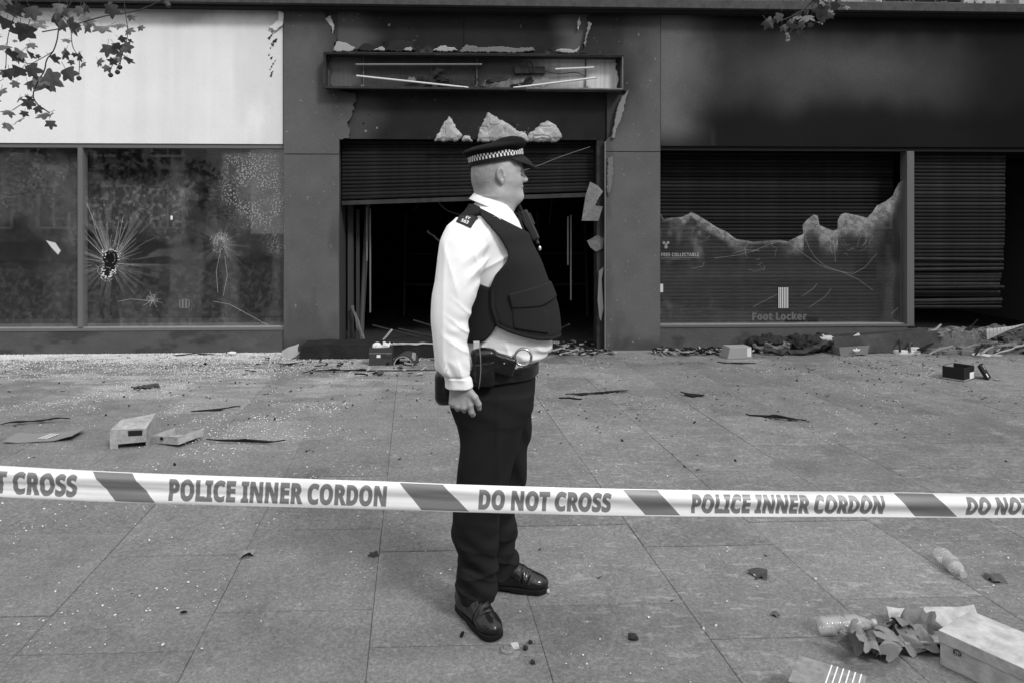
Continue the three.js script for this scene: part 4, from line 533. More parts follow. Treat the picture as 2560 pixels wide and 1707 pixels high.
  // ---- shoes
  const shoeUp = (x, y, z) => { let d = sdEll(x, y, z, [-0.088, 0.052, 0], [0.05, 0.056, 0.036]); d = smin(d, sdEll(x, y, z, [-0.01, 0.05, 0.001], [0.1, 0.055, 0.04]), 0.03); d = smin(d, sdEll(x, y, z, [0.085, 0.032, 0.004], [0.066, 0.037, 0.046]), 0.03); d += 0.0018 * Math.exp(-(((x - 0.085 + 12 * z * z) / 0.004) ** 2)) + 0.002 * Math.sin(x * 210) * Math.exp(-(((x - 0.06) / 0.02) ** 2)) * ss(0.04, 0.06, y); return smax(d, 0.016 - y, 0.004); };
  const soleOut = (x) => { const t = clamp((x + 0.14) / 0.295); return 0.034 + 0.016 * Math.sin(Math.min(1, t * 1.05) * Math.PI * 0.85 + 0.15) * t + 0.002; };
  const soleF = (x, y, z) => { const cx = clamp(x, -0.1, 0.105); const d = Math.hypot(x - cx, z - 0.003 * (cx + 0.1) * 10) - soleOut(cx) - 0.001; const hgt = Math.max(y - 0.021, -y + (x < -0.05 || x > 0.0 ? 0.0 : 0.006)); return smax(d, hgt, 0.003); };
  const shoeUpG = meshField(shoeUp, [-0.16, 0.0, -0.07], [0.17, 0.13, 0.07], 0.005), soleG = meshField(soleF, [-0.17, -0.006, -0.075], [0.19, 0.04, 0.085], 0.005);
  const laceG = join([0, 1, 2, 3].map((i) => { const x = 0.045 - i * 0.02, y = 0.083 + i * 0.0075; return tube([[x - 0.006, y - 0.012, 0.024], [x, y + 0.004, 0.0], [x + 0.006, y - 0.012, -0.024]], 0.0025, 10, 5); }).concat([new THREE.TorusGeometry(0.012, 0.002, 5, 14).rotateX(1.2).translate(0.0, 0.106, 0.014), new THREE.TorusGeometry(0.012, 0.002, 5, 14).rotateX(1.9).translate(-0.004, 0.106, -0.014)]));
  const quarterG = meshField((x, y, z) => smax(shoeUp(x, y, z) - 0.0028, Math.max(sdPoly(x, y, [[-0.16, 0.01], [0.03, 0.01], [0.052, 0.09], [0.03, 0.2], [-0.16, 0.2]]), 0.008 - Math.abs(z)), 0.002), [-0.16, 0.0, -0.07], [0.08, 0.13, 0.07], 0.004);
  for (const [x, z, t] of [[-0.03, 0.065, -0.99], [0.1, -0.19, -0.154]]) {
    const s = new THREE.Group(); s.name = 'shoe'; s.position.set(x, 0.003, z); s.rotation.y = t; officer.add(s);
    part(s, 'upper', shoeUpG, leatherM); part(s, 'quarter', quarterG, leatherM); part(s, 'sole', soleG, mat(0.012, 0.7)); part(s, 'lace', laceG, mat(0.012, 0.8));
  }
  // ---- belt and what hangs on it
  const belt = part(officer, 'belt', meshField((x, y, z) => { const d = Math.abs(hip(x, y, z) - 0.008) - 0.005, yc = 0.943 + 0.06 * x; return smax(d, Math.abs(y - yc) - 0.026, 0.004); }, [-0.2, 0.88, -0.22], [0.24, 1.03, 0.22], 0.006), leatherM);
  part(belt, 'pouch', meshField((x, y, z) => { let d = sdBox(x, y, z, [-0.002, 0.982, 0.198], [0.043, 0.066, 0.026], 0.018); d = smin(d, sdEll(x, y, z, [0.0, 1.03, 0.196], [0.05, 0.026, 0.03]), 0.012); return d + 0.004 * (n3(x * 30, y * 30, z * 30) - 0.5) + 0.003 * Math.exp(-(((y - 1.005 - 0.15 * x) / 0.004) ** 2)); }, [-0.07, 0.9, 0.15], [0.08, 1.08, 0.25], 0.005), leatherM);
  part(belt, 'pouch', meshField((x, y, z) => { const c = Math.cos(0.3), s = Math.sin(0.3), X = (x - 0.066) * c - (y - 0.995) * s, Y = (x - 0.066) * s + (y - 0.995) * c; return sdBox(X, Y, z, [0, 0, 0.192], [0.047, 0.036, 0.024], 0.014) + 0.003 * (n3(x * 40, y * 40, z * 30) - 0.5); }, [0, 0.92, 0.15], [0.14, 1.07, 0.23], 0.005), leatherM);
  part(belt, 'pouch', meshField((x, y, z) => sdBox(x, y, z, [-0.145, 0.905, 0.14], [0.036, 0.065, 0.05], 0.03), [-0.21, 0.82, 0.07], [-0.09, 0.99, 0.2], 0.006), leatherM);
  const cuffM = mat(0.5, 0.22, { metal: 1 });
  const cuff = part(belt, 'handcuff', new THREE.TorusGeometry(0.0295, 0.005, 10, 40).scale(1, 1, 1.5).translate(0.139, 1.022, 0.2), cuffM);
  part(cuff, 'cuff_arm', join([rodBetween([0.118, 1.04, 0.2], [0.088, 1.012, 0.205], 0.0045), rodBetween([0.088, 1.012, 0.205], [0.07, 1.0, 0.212], 0.006)]), cuffM);
  part(belt, 'lanyard', tube([[-0.016, 1.06, 0.215], [-0.012, 1.03, 0.235], [-0.011, 0.98, 0.238], [-0.016, 0.93, 0.232], [-0.02, 0.915, 0.224]], 0.0022, 20, 5), mat(0.14, 0.7));
  part(belt, 'belt_keeper', box(0.022, 0.035, 0.01, -0.028, 1.06, 0.196, 0.002), mat(0.55, 0.5));
  // ---- body: head, neck, hands and the limbs inside the clothes, one skin
  const headF = (x, y, z) => {
    const az = Math.abs(z);
    let d = sdEll(x, y, z, [-0.002, 0.028, 0], [0.1, 0.1, 0.079]);
    d = smin(d, sdCone(x, y, z, [-0.024, -0.02, 0], [-0.016, -0.17, 0], 0.073, 0.06), 0.03);
    d = smin(d, sdEll(x, y, z, [0.034, -0.028, 0], [0.059, 0.076, 0.062]), 0.03);
    d = smin(d, sdCone(x, y, az, [-0.005, -0.066, 0.05], [0.07, -0.08, 0.016], 0.02, 0.02), 0.03);
    d = smin(d, sdEll(x, y, z, [0.081, -0.074, 0], [0.021, 0.019, 0.022]), 0.018);                                    // chin
    d = smin(d, sdCone(x, y, z, [0.036, -0.078, 0], [0.008, -0.15, 0], 0.036, 0.05), 0.03);                       // fullness under the chin
    d = smin(d, sdEll(x, y, az, [0.054, -0.016, 0.036], [0.026, 0.022, 0.02]), 0.02);                                // cheeks
    d = smin(d, sdCone(x, y, az, [0.082, 0.031, 0.01], [0.068, 0.033, 0.048], 0.0115, 0.011), 0.014);                // brow
    d = smax(d, -sdEll(x, y, az, [0.098, 0.011, 0.033], [0.02, 0.011, 0.016]), 0.014);
    d = smin(d, sdEll(x, y, az, [0.0755, 0.012, 0.031], [0.012, 0.0115, 0.0125]), 0.003);                            // lids
    d = smin(d, sdCone(x, y, z, [0.088, 0.022, 0], [0.109, -0.008, 0], 0.008, 0.0105), 0.008);                       // nose
    d = smin(d, sdEll(x, y, az, [0.099, -0.0125, 0.0105], [0.0105, 0.0075, 0.0075]), 0.005);
    d = smin(d, sdEll(x, y, z, [0.09, -0.036, 0], [0.0105, 0.006, 0.018]), 0.007); d = smin(d, sdEll(x, y, z, [0.0885, -0.05, 0], [0.0105, 0.006, 0.016]), 0.007);
    d = smax(d, -sdEll(x, y + 12 * z * z * 0.35, z, [0.102, -0.0432, 0], [0.009, 0.0014, 0.02]), 0.002);
    d += 0.0016 * (n3(x * 55, y * 55, z * 55) - 0.5) ;
    d += 0.002 * Math.sin(y * 260) * Math.exp(-(((y + 0.105) / 0.03) ** 2)) * ss(0.03, -0.05, x);                  // neck rolls
    // ear
    const er = (px, py, pz) => { const c = Math.cos(0.2), s = Math.sin(0.2), X = (px + 0.004) * c + (py + 0.001) * s, Y = -(px + 0.004) * s + (py + 0.001) * c, Z = pz - 0.083 - 0.25 * (0.0 - X); let e = sdEll(X, Y, Z, [0, 0, 0], [0.018 - 0.006 * ss(0, -0.03, Y), 0.033, 0.0075]); e = smax(e, -sdEll(X, Y, Z, [0.003, 0.003, 0.008], [0.011, 0.021, 0.0085]), 0.003); e = smin(e, sdCone(X, Y, Z, [0.0, 0.016, 0.003], [-0.006, -0.012, 0.003], 0.0024, 0.003), 0.003); e = smin(e, sdEll(X, Y, Z, [0.013, -0.004, 0.002], [0.0045, 0.006, 0.004]), 0.003); return e; };
    d = smin(d, er(x, y, az), 0.004);
    return d;
  };
  const head = meshField(headF, [-0.125, -0.17, -0.115], [0.14, 0.14, 0.115], 0.0035);
  { const p = head.attributes.position, c = []; for (let i = 0; i < p.count; i++) { const x = p.getX(i), y = p.getY(i), z = p.getZ(i); let g = 0.41 * (0.9 + 0.2 * n3(x * 45, y * 45, z * 45)) * (0.94 + 0.12 * h2(Math.floor(x * 700), Math.floor(y * 700 + z * 300))); // cropped grey hair, pink lids and lips
      const hair = ss(0.016, -0.02, x + 0.02 * (n3(x * 50, y * 50, z * 50) - 0.5)) * ss(-0.05, -0.02, y + 0.5 * Math.max(0, -x - 0.05)); g *= 1 - 0.3 * hair * (0.6 + 0.8 * h2(Math.floor(x * 900), Math.floor((y + z) * 900)));
      const lip = Math.exp(-(((x - 0.1) / 0.012) ** 2) - (((y + 0.043) / 0.009) ** 2)); g *= 1 - 0.25 * lip; const brow = Math.exp(-(((y - 0.034) / 0.005) ** 2)) * ss(0.075, 0.085, x); g *= 1 - 0.4 * brow; c.push(g, g, g); } head.setAttribute('color', new THREE.Float32BufferAttribute(c, 3)); }
  head.rotateY(0.2); head.translate(0.045, 1.678, -0.002);
  const handF = (X, y, Z) => {
    const x = X, z = Z; const kn = [[-0.047, 0.868, 0.268, 0.0118], [-0.069, 0.861, 0.27, 0.0118], [-0.091, 0.864, 0.268, 0.0112], [-0.109, 0.873, 0.263, 0.0102]], wr = [[-0.063, 0.93, 0.262], [-0.076, 0.932, 0.263], [-0.09, 0.932, 0.262], [-0.101, 0.932, 0.259]];
    let d = sdCone(x, y, z, [-0.083, 0.97, 0.262], [-0.083, 0.925, 0.261], 0.029, 0.027); d = Math.max(d, 0) === 0 ? d : d;
    let palm = 9; for (let i = 0; i < 4; i++) palm = smin(palm, sdCone(x, y, z, wr[i], kn[i], 0.0165, 0.0128), 0.012);
    d = smin(d, palm, 0.016);
    const fl = [[-0.042, 0.843, 0.266], [-0.067, 0.847, 0.252], [-0.09, 0.851, 0.25], [-0.109, 0.862, 0.247]], fm = [[-0.038, 0.831, 0.25], [-0.065, 0.85, 0.232], [-0.088, 0.854, 0.231], [-0.107, 0.864, 0.23]], ft = [[-0.042, 0.838, 0.23], [-0.065, 0.868, 0.232], [-0.087, 0.87, 0.232], [-0.105, 0.876, 0.232]];
    for (let i = 0; i < 4; i++) { const r = kn[i][3]; let f = sdCone(x, y, z, kn[i], fl[i], r * 0.98, r * 0.92); f = smin(f, sdCone(x, y, z, fl[i], fm[i], r * 0.92, r * 0.86), 0.002); f = smin(f, sdCone(x, y, z, fm[i], ft[i], r * 0.86, r * 0.72), 0.002); d = smin(d, f, 0.0035); }
    let t = sdCone(x, y, z, [-0.058, 0.922, 0.266], [-0.03, 0.895, 0.272], 0.0165, 0.0125); t = smin(t, sdCone(x, y, z, [-0.03, 0.895, 0.272], [-0.017, 0.871, 0.268], 0.0118, 0.0108), 0.004); t = smin(t, sdCone(x, y, z, [-0.017, 0.871, 0.268], [-0.015, 0.853, 0.257], 0.0105, 0.0085), 0.003);
    d = smin(d, t, 0.008);
    for (let i = 0; i < 4; i++) d -= 0.0014 * Math.exp(-((x - kn[i][0]) ** 2 + (y - kn[i][1]) ** 2 + (z - kn[i][2] - 0.01) ** 2) / 0.00008);
    return d;
  };
  const skinCol = (g, l) => { const p = g.attributes.position, c = []; for (let i = 0; i < p.count; i++) { const v = l * (0.92 + 0.16 * n3(p.getX(i) * 70, p.getY(i) * 70, p.getZ(i) * 70)); c.push(v, v, v); } g.setAttribute('color', new THREE.Float32BufferAttribute(c, 3)); return g; };
  const handR = skinCol(meshField(handF, [-0.14, 0.8, 0.2], [0.02, 0.985, 0.31], 0.003), 0.31);
  const handL = handR.clone(); handL.scale(1, 1, -1); { const ix = handL.index.array; for (let i = 0; i < ix.length; i += 3) { const t = ix[i + 1]; ix[i + 1] = ix[i + 2]; ix[i + 2] = t; } }
  const bodyF = (x, y, z) => { const az = Math.abs(z); let d = sdEll(x, y, z, [0.02, 1.36, 0], [0.1, 0.16, 0.14]); d = smin(d, sdEll(x, y, z, [0.05, 1.06, 0], [0.13, 0.16, 0.13]), 0.08); d = smin(d, sdCone(x, y, z, [0.015, 1.44, 0], [0.025, 1.58, 0], 0.075, 0.062), 0.03); d = smin(d, sdCone(x, y, az, [-0.07, 1.44, 0.16], [-0.115, 1.17, 0.258], 0.045, 0.038), 0.04); d = smin(d, sdCone(x, y, az, [-0.115, 1.17, 0.258], [-0.083, 0.95, 0.262], 0.036, 0.026), 0.01); d = smin(d, sdCone(x, y, z, [0.02, 0.9, 0.09], [-0.02, 0.5, 0.085], 0.075, 0.055), 0.05); d = smin(d, sdCone(x, y, z, [-0.02, 0.5, 0.085], [-0.055, 0.1, 0.02], 0.05, 0.032), 0.02); d = smin(d, sdCone(x, y, z, [0.04, 0.9, -0.09], [0.07, 0.5, -0.14], 0.075, 0.055), 0.05); d = smin(d, sdCone(x, y, z, [0.07, 0.5, -0.14], [0.03, 0.1, -0.195], 0.05, 0.03), 0.02); return d; };
  const core = skinCol(meshField(bodyF, [-0.2, 0.05, -0.32], [0.22, 1.66, 0.32], 0.012), 0.3);
  const body = mergeGeometries([head, handR, handL, core].map((g) => { const q = g.index ? g.toNonIndexed() : g; return q; }), false);
  const bodyMesh = part(officer, 'body', body, skinM);
  const eyes = [1, -1].map((s) => new THREE.SphereGeometry(0.0115, 14, 10).translate(0.0785, 0.0115, 0.031 * s)); const eg = join(eyes); eg.rotateY(0.2); eg.translate(0.0465, 1.678, -0.002); part(bodyMesh, 'eyes', eg, mat(0.2, 0.2));  // eyeballs dark grey: the shade under the visor is put into their colour
  // ---- cap
  const cap = new THREE.Group(); cap.name = 'cap'; cap.position.set(0.038, 1.752, -0.002); cap.rotation.set(0, 0.2, 0.165, 'YZX'); officer.add(cap);
  const crownF = (x, y, z) => { let d = sdEll(x, y, z, [-0.004, 0.034, 0], [0.124, 0.024, 0.112]); d = smin(d, sdEll(x, y, z, [0.062, 0.05, 0], [0.055, 0.021, 0.075]), 0.03); d = smin(d, Math.max(Math.hypot(x / 0.106, z / 0.088) * 0.09 - 0.09, Math.abs(y - 0.012) - 0.02), 0.014); d += 0.004 * (n3(x * 22, y * 22, z * 22) - 0.5) + 0.004 * ss(0.02, 0.06, y) * (n3(x * 11 + 4, 2, z * 11) - 0.5); return Math.max(d, 0.008 - y); };
  part(cap, 'crown', meshField(crownF, [-0.15, -0.01, -0.14], [0.14, 0.09, 0.14], 0.005), feltM);
  const bandTex = canvasTex(2048, 64, (c, w) => { c.fillStyle = 'rgb(10,10,10)'; c.fillRect(0, 0, w, 64); c.fillStyle = 'rgb(240,240,240)'; const n = 96, s = w / n; for (let i = 0; i < n; i++) for (let j = 0; j < 2; j++) if ((i + j) % 2 === 0) c.fillRect(i * s, 8 + j * 18, s, 18); });
  const ring = (a0, a1, y0, y1, th) => { const P = [], U = [], I = [], n = 96; for (let i = 0; i <= n; i++) { const t = i / n * Math.PI * 2, c = Math.cos(t), s = Math.sin(t); for (const [k, y, v] of [[a1, y1, 1], [a0, y0, 0], [a0 - th, y0, 0], [a1 - th, y1, 1]]) { P.push(c * (0.107 + k), y, s * (0.089 + k)); U.push(i / n, v); } } for (let i = 0; i < n; i++) for (let q = 0; q < 4; q++) { const a = i * 4 + q, b = i * 4 + (q + 1) % 4; I.push(a, a + 4, b, b, a + 4, b + 4); } const g = new THREE.BufferGeometry(); g.setAttribute('position', new THREE.Float32BufferAttribute(P, 3)); g.setAttribute('uv', new THREE.Float32BufferAttribute(U, 2)); g.setIndex(I); g.computeVertexNormals(); return g; };
  part(cap, 'chequered_band', ring(0.0, 0.003, -0.017, 0.027, 0.004), new THREE.MeshStandardMaterial({ map: bandTex, roughness: 0.8 }));
  { const P = [], I = [], n = 40, m = 8; for (let lay = 0; lay < 2; lay++) for (let j = 0; j <= m; j++) for (let i = 0; i <= n; i++) { const t = -1.15 + 2.3 * i / n, c = Math.cos(t), s = Math.sin(t), k = j / m, ext = 0.038 * Math.pow(Math.cos(t / 1.15 * Math.PI / 2), 0.7); P.push(c * (0.108 + ext * k), -0.01 - 0.046 * k * Math.pow(Math.max(0.05, c), 0.5) * (0.4 + 0.6 * k) * (ext / 0.038 + 0.1) - lay * 0.003 - 0.004 * (1 - c), s * (0.09 + ext * 0.75 * k)); } const L = (n + 1) * (m + 1), at = (i, j, l) => l * L + j * (n + 1) + i; for (let l = 0; l < 2; l++) for (let j = 0; j < m; j++) for (let i = 0; i < n; i++) I.push(at(i, j, l), at(i + 1, j, l), at(i, j + 1, l), at(i + 1, j, l), at(i + 1, j + 1, l), at(i, j + 1, l)); for (let i = 0; i < n; i++) I.push(at(i, m, 0), at(i + 1, m, 0), at(i, m, 1), at(i + 1, m, 0), at(i + 1, m, 1), at(i, m, 1)); const g = new THREE.BufferGeometry(); g.setAttribute('position', new THREE.Float32BufferAttribute(P, 3)); g.setIndex(I); g.computeVertexNormals(); part(cap, 'visor', g, mat(0.008, 0.6, { specularIntensity: 0.4 })); }
  part(cap, 'cap_button', new THREE.SphereGeometry(0.0045, 10, 8).translate(0.048, -0.004, 0.0825), mat(0.8, 0.25, { metal: 0.7 }));
}
const LEAVES_A = [[-2.51,2.56,4.69,0.084],[-2.37,2.5,4.75,0.108],[-2.38,2.57,4.63,0.079],[-2.23,2.57,4.73,0.07],[-2.14,2.53,4.77,0.101],[-2.12,2.56,4.64,0.065],[-2.15,2.61,4.43,0.083],[-2.08,2.61,4.48,0.102],[-2.01,2.61,4.5,0.061],[-1.86,2.52,4.72,0.051],[-1.86,2.57,4.59,0.04],[-2.53,2.44,4.67,0.071],[-2.45,2.46,4.71,0.029],[-2.46,2.38,4.74,0.095],[-2.42,2.39,4.7,0.051],[-2.56,2.46,4.41,0.062],[-2.49,2.44,4.45,0.027],[-2.67,2.35,4.45,0.055],[-2.58,2.35,4.46,0.089],[-2.37,2.31,4.71,0.102],[-2.41,2.24,4.66,0.058],[-2.41,2.29,4.53,0.134],[-2.3,2.52,4.5,0.047],[-2.34,2.46,4.45,0.075],[-2.29,2.45,4.44,0.034],[-2.13,2.34,4.76,0.035],[-2.27,2.33,4.55,0.08],[-2.2,2.38,4.53,0.047],[-2.03,2.45,4.6,0.079],[-2.01,2.35,4.73,0.051],[-1.98,2.46,4.61,0.073],[-1.86,2.41,4.77,0.051],[-2.07,2.44,4.42,0.062],[-1.99,2.42,4.46,0.062],[-2.04,2.35,4.58,0.04],[-1.92,2.48,4.68,0.052],[-1.99,2.53,4.44,0.041],[-2.48,2.16,4.55,0.073],[-2.5,2.15,4.43,0.055],[-2.65,2.13,4.44,0.075],[-2.48,2.1,4.58,0.04],[-2.48,2.06,4.62,0.066],[-2.39,2.1,4.55,0.073],[-2.32,2.04,4.62,0.059],[-2.5,2.02,4.72,0.026],[-2.41,2.17,4.66,0.045],[-2.65,2.69,4.45,0.102],[-2.33,2.6,4.77,0.076],[-2.18,2.62,4.78,0.076],[-2.21,2.68,4.54,0.074],[-1.97,2.64,4.69,0.078],[-1.91,2.63,4.59,0.046],[-2.5,2.67,4.59,0.079],[-2.6,2.5,4.64,0.091],[-2.79,2.29,4.37,0.104]] ;
const BALLS_A = [[-2.184,2.288,4.594],[-1.963,2.347,4.603],[-1.976,2.321,4.602],[-2.013,2.305,4.601]] ;
const TWIGS_A = [[[-1.616,2.764,4.617],[-1.867,2.655,4.607],[-2.058,2.621,4.599],[-2.276,2.559,4.59],[-2.382,2.539,4.586]],[[-2.184,2.75,4.594],[-2.263,2.645,4.591],[-2.293,2.559,4.59],[-2.3,2.506,4.589],[-2.323,2.433,4.589],[-2.359,2.387,4.587],[-2.369,2.334,4.587],[-2.409,2.261,4.585],[-2.432,2.195,4.584],[-2.409,2.149,4.585],[-2.343,2.102,4.588]],[[-2.257,2.75,4.591],[-2.237,2.631,4.592],[-2.227,2.545,4.592],[-2.217,2.459,4.593],[-2.184,2.393,4.594],[-2.184,2.301,4.594]],[[-2.323,2.433,4.589],[-2.402,2.387,4.585],[-2.448,2.367,4.584],[-2.528,2.393,4.58],[-2.58,2.433,4.578]],[[-1.946,2.764,4.604],[-1.933,2.645,4.604],[-1.92,2.545,4.605],[-1.926,2.493,4.604],[-1.953,2.407,4.603],[-1.963,2.354,4.603]],[[-2.432,2.195,4.584],[-2.475,2.162,4.582],[-2.541,2.116,4.58]],[[-2.508,2.764,4.581],[-2.528,2.645,4.58],[-2.567,2.512,4.579],[-2.58,2.34,4.578]],[[-1.959,2.38,4.603],[-1.979,2.34,4.602],[-1.976,2.324,4.602]],[[-1.979,2.393,4.602],[-2.012,2.34,4.601],[-2.013,2.307,4.601]]] ;
const LEAVES_B = [[1.51,2.57,4.82,0.087],[1.64,2.52,4.77,0.07],[1.65,2.55,4.82,0.069],[1.74,2.59,4.72,0.08],[1.73,2.61,4.8,0.096],[1.8,2.65,4.79,0.105],[1.9,2.65,4.7,0.072],[1.89,2.67,4.8,0.078],[1.97,2.68,4.75,0.062],[1.74,2.66,4.65,0.063],[1.73,2.55,4.85,0.052],[1.6,2.47,4.85,0.034],[1.81,2.67,4.82,0.078],[1.92,2.76,4.7,0.099],[1.81,2.72,4.73,0.089]] ;
const TWIGS_B = [[[1.588,2.596,4.746],[1.649,2.614,4.748],[1.729,2.658,4.751],[1.817,2.746,4.755],[1.887,2.843,4.758]],[[1.729,2.658,4.751],[1.685,2.587,4.75],[1.649,2.517,4.748]],[[1.781,2.693,4.753],[1.773,2.623,4.753],[1.729,2.57,4.751]],[[1.817,2.746,4.755],[1.905,2.693,4.758],[1.958,2.675,4.76]]] ;
// ---------------------------------------------------------------- plane trees: trunk, limbs, crown, and the sprays that hang into view
function leafGeo(seed, rings = 1, stalk = true, notch = 0) {
  const r = rng(seed), tips = [[-1.95, 0.62], [-1.0, 0.92], [0, 1.0], [1.0, 0.92], [1.95, 0.62]], pts = [[0.03, -0.32]];
  const pol = (a, d) => [Math.sin(a) * d, Math.cos(a) * d];
  const A = [-2.5, -1.95, -1.5, -1.0, -0.5, 0, 0.5, 1.0, 1.5, 1.95, 2.5], D = [0.42, 0.72, 0.5 + notch, 0.95, 0.56 + notch, 1.0, 0.56 + notch, 0.95, 0.5 + notch, 0.72, 0.42], out = [];
  for (let i = 0; i < A.length; i++) { out.push(pol(A[i], D[i] * (0.92 + 0.16 * r()))); if (i + 1 < A.length) { const up = D[i + 1] > D[i]; out.push(pol(lerp(A[i], A[i + 1], up ? 0.55 : 0.2), lerp(D[i], D[i + 1], up ? 0.62 : 0.22) * 0.96)); out.push(pol(lerp(A[i], A[i + 1], up ? 0.62 : 0.42), lerp(D[i], D[i + 1], up ? 0.55 : 0.42) * 1.0)); } }
  const c = [0, 0.05], P = [c[0], c[1], 0], I = []; const k = 0.35 + 0.4 * r(), tw = (r() - 0.5) * 0.6;
  const RG = rings, m = out.length; for (let q = 1; q <= RG; q++) out.forEach((p) => P.push(lerp(c[0], p[0], q / RG), lerp(c[1], p[1], q / RG), 0)); for (let i = 0; i < m; i++) I.push(0, 1 + (i + 1) % m, 1 + i); for (let q = 0; q + 1 < RG; q++) for (let i = 0; i < m; i++) { const a = 1 + q * m + i, b = 1 + q * m + (i + 1) % m; I.push(a, b, a + m, b, b + m, a + m); }
  for (let i = 0; i < P.length; i += 3) { const x = P[i] * 0.5, y = P[i + 1] * 0.5; P[i] = x; P[i + 1] = y; P[i + 2] = -k * Math.abs(x) * 0.6 - 0.4 * (y - 0.1) * (y - 0.1) * k + tw * x * y; }
  const st = new THREE.CylinderGeometry(0.01, 0.012, 0.35, 5).toNonIndexed(); st.translate(0, -0.3, 0);
  let g = new THREE.BufferGeometry(); g.setAttribute('position', new THREE.Float32BufferAttribute(P, 3)); g.setIndex(I); g.computeVertexNormals();
  return join(stalk ? [g, st] : [g]);
}
const leafGeos = [1, 2, 3, 4, 5].map((s) => leafGeo(s, 2));
const crownLeaf = leafGeo(6);
const leafMat = new THREE.MeshPhysicalMaterial({ color: grey(0.075), roughness: 0.6, transmission: 0.3, thickness: 0, side: THREE.DoubleSide });
const leafPale = new THREE.MeshPhysicalMaterial({ color: grey(0.085), roughness: 0.6, transmission: 0.2, thickness: 0, side: THREE.DoubleSide });
const barkMat = mat(0.2, 0.9, { bump: 0.02, bumpRep: 2, mapRep: 0.7 }), twigMat = mat(0.05, 0.9);
function planeTree(label, [bx, , bz], lean, limbPts, leaves, balls, twigs, seed, lm, big) {
  const t = thing('plane_tree', label, 'tree', [bx, 0, bz], 0, 'plane trees along the street'), r = rng(seed), local = (p) => [p[0] - bx, p[1], p[2] - bz];
  part(t, 'trunk', jitterGeo(tube([[0, -0.1, 0], [lean * 0.3, 1.5, 0], [lean * 0.8, 3.2, -0.1], [lean * 1.2, 5, -0.1], [lean * 1.3, 7.5, 0]], 0.3, 30, 14), 0.12, 2, seed), barkMat);
  const limb = (pts, r0) => { const c = new THREE.CatmullRomCurve3(pts.map((p) => new THREE.Vector3(...p))), g = []; const n = 14; for (let i = 0; i < n; i++) { const a = c.getPoint(i / n), b = c.getPoint((i + 1) / n); g.push(rodBetween(a.toArray(), b.toArray(), lerp(r0, r0 * 0.12, i / n), lerp(r0, r0 * 0.12, (i + 1) / n), 8)); } return join(g); };
  for (let i = 0; i < 6; i++) { const a = i * 1.05 + r(), L = rr(2.4, 4, r); part(t, 'limb', limb([[lean, 3.4 + i * 0.5, 0], [lean + Math.cos(a) * L * 0.5, 5 + i * 0.5, Math.sin(a) * L * 0.5], [lean + Math.cos(a) * L, 6 + i * 0.4, Math.sin(a) * L]], 0.12), barkMat); }
  part(t, 'limb', limb([[lean, 3.9, 0], ...limbPts.map(local)], 0.1), barkMat);
  const N = 8000, im = new THREE.InstancedMesh(crownLeaf, leafMat, N), M = new THREE.Matrix4(), q = new THREE.Quaternion(), e = new THREE.Euler(), v = new THREE.Vector3(), s = new THREE.Vector3();
  const clumps = Array.from({ length: 70 }, (_, ci) => { if (ci > 45) { const a2 = r() * 6.28, u2 = 1.5 + 3.5 * r(); return [lean + Math.cos(a2) * u2, 1.9 + 2.2 * r(), Math.sin(a2) * u2 * 0.8, rr(0.4, 0.9, r)]; } const a = r() * 6.28, u = Math.sqrt(r()), y = r(); return [lean + Math.cos(a) * u * 4.4, 4.0 + y * 5.4, Math.sin(a) * u * 4.2, rr(0.5, 1.2, r)]; });
  for (let i = 0; i < N; i++) { const c = clumps[Math.floor(r() * clumps.length)], a = r() * 6.28, b = Math.acos(2 * r() - 1), d = Math.cbrt(r()) * c[3]; v.set(c[0] + Math.sin(b) * Math.cos(a) * d, c[1] + Math.cos(b) * d * 0.75, c[2] + Math.sin(b) * Math.sin(a) * d); e.set(rr(-2.2, -0.6, r), r() * 6.28, rr(-0.6, 0.6, r)); q.setFromEuler(e); s.setScalar(rr(0.16, 0.28, r)); im.setMatrixAt(i, M.compose(v, q, s)); }
  im.name = 'crown'; im.userData.kind = 'stuff'; t.add(im);
  twigs.forEach((w, i) => part(t, 'twig', tube(w.map(local), i < 2 ? 0.0035 : 0.0022, 30, 5), twigMat));
  leaves.forEach(([x, y, z, w], i) => { const m = part(t, 'leaf', leafGeos[i % 5], lm); m.position.set(...local([x, y, z])); m.scale.setScalar(w * big * rr(1.25, 1.6, r)); const face = r() < 0.55; m.rotation.set(face ? rr(-0.5, 0.5, r) : rr(-1.15, -0.7, r) * (r() < 0.5 ? 1 : -1), rr(-0.8, 0.8, r), Math.PI + rr(-1.0, 1.0, r), 'YXZ'); });
  leaves.filter((l) => l[3] > 0.055).forEach(([x, y, z, w], i) => { const m = part(t, 'leaf', leafGeos[(i + 2) % 5], lm); m.position.set(...local([x + rr(-0.07, 0.07, r), y + rr(-0.05, 0.06, r), z + rr(-0.12, 0.12, r)])); m.scale.setScalar(w * big * rr(0.9, 1.3, r)); m.rotation.set(rr(-0.9, 0.9, r), rr(-1, 1, r), Math.PI + rr(-1.2, 1.2, r), 'YXZ'); });
  balls.forEach((p) => part(t, 'seed_ball', jitterGeo(new THREE.IcosahedronGeometry(0.0125, 2), 0.004, 300), twigMat, { pos: local(p) }));
  return t;
}
planeTree('plane tree whose leafy spray with seed balls hangs before the white panel', [-10.5, 0, 11], -0.6, [[-7.5, 5.2, 9], [-4.5, 4.8, 6.4], [-2.6, 3.6, 4.9], [-1.85, 2.85, 4.6], [-1.7, 2.68, 4.6]], LEAVES_A, BALLS_A, TWIGS_A, 301, leafMat, 1);
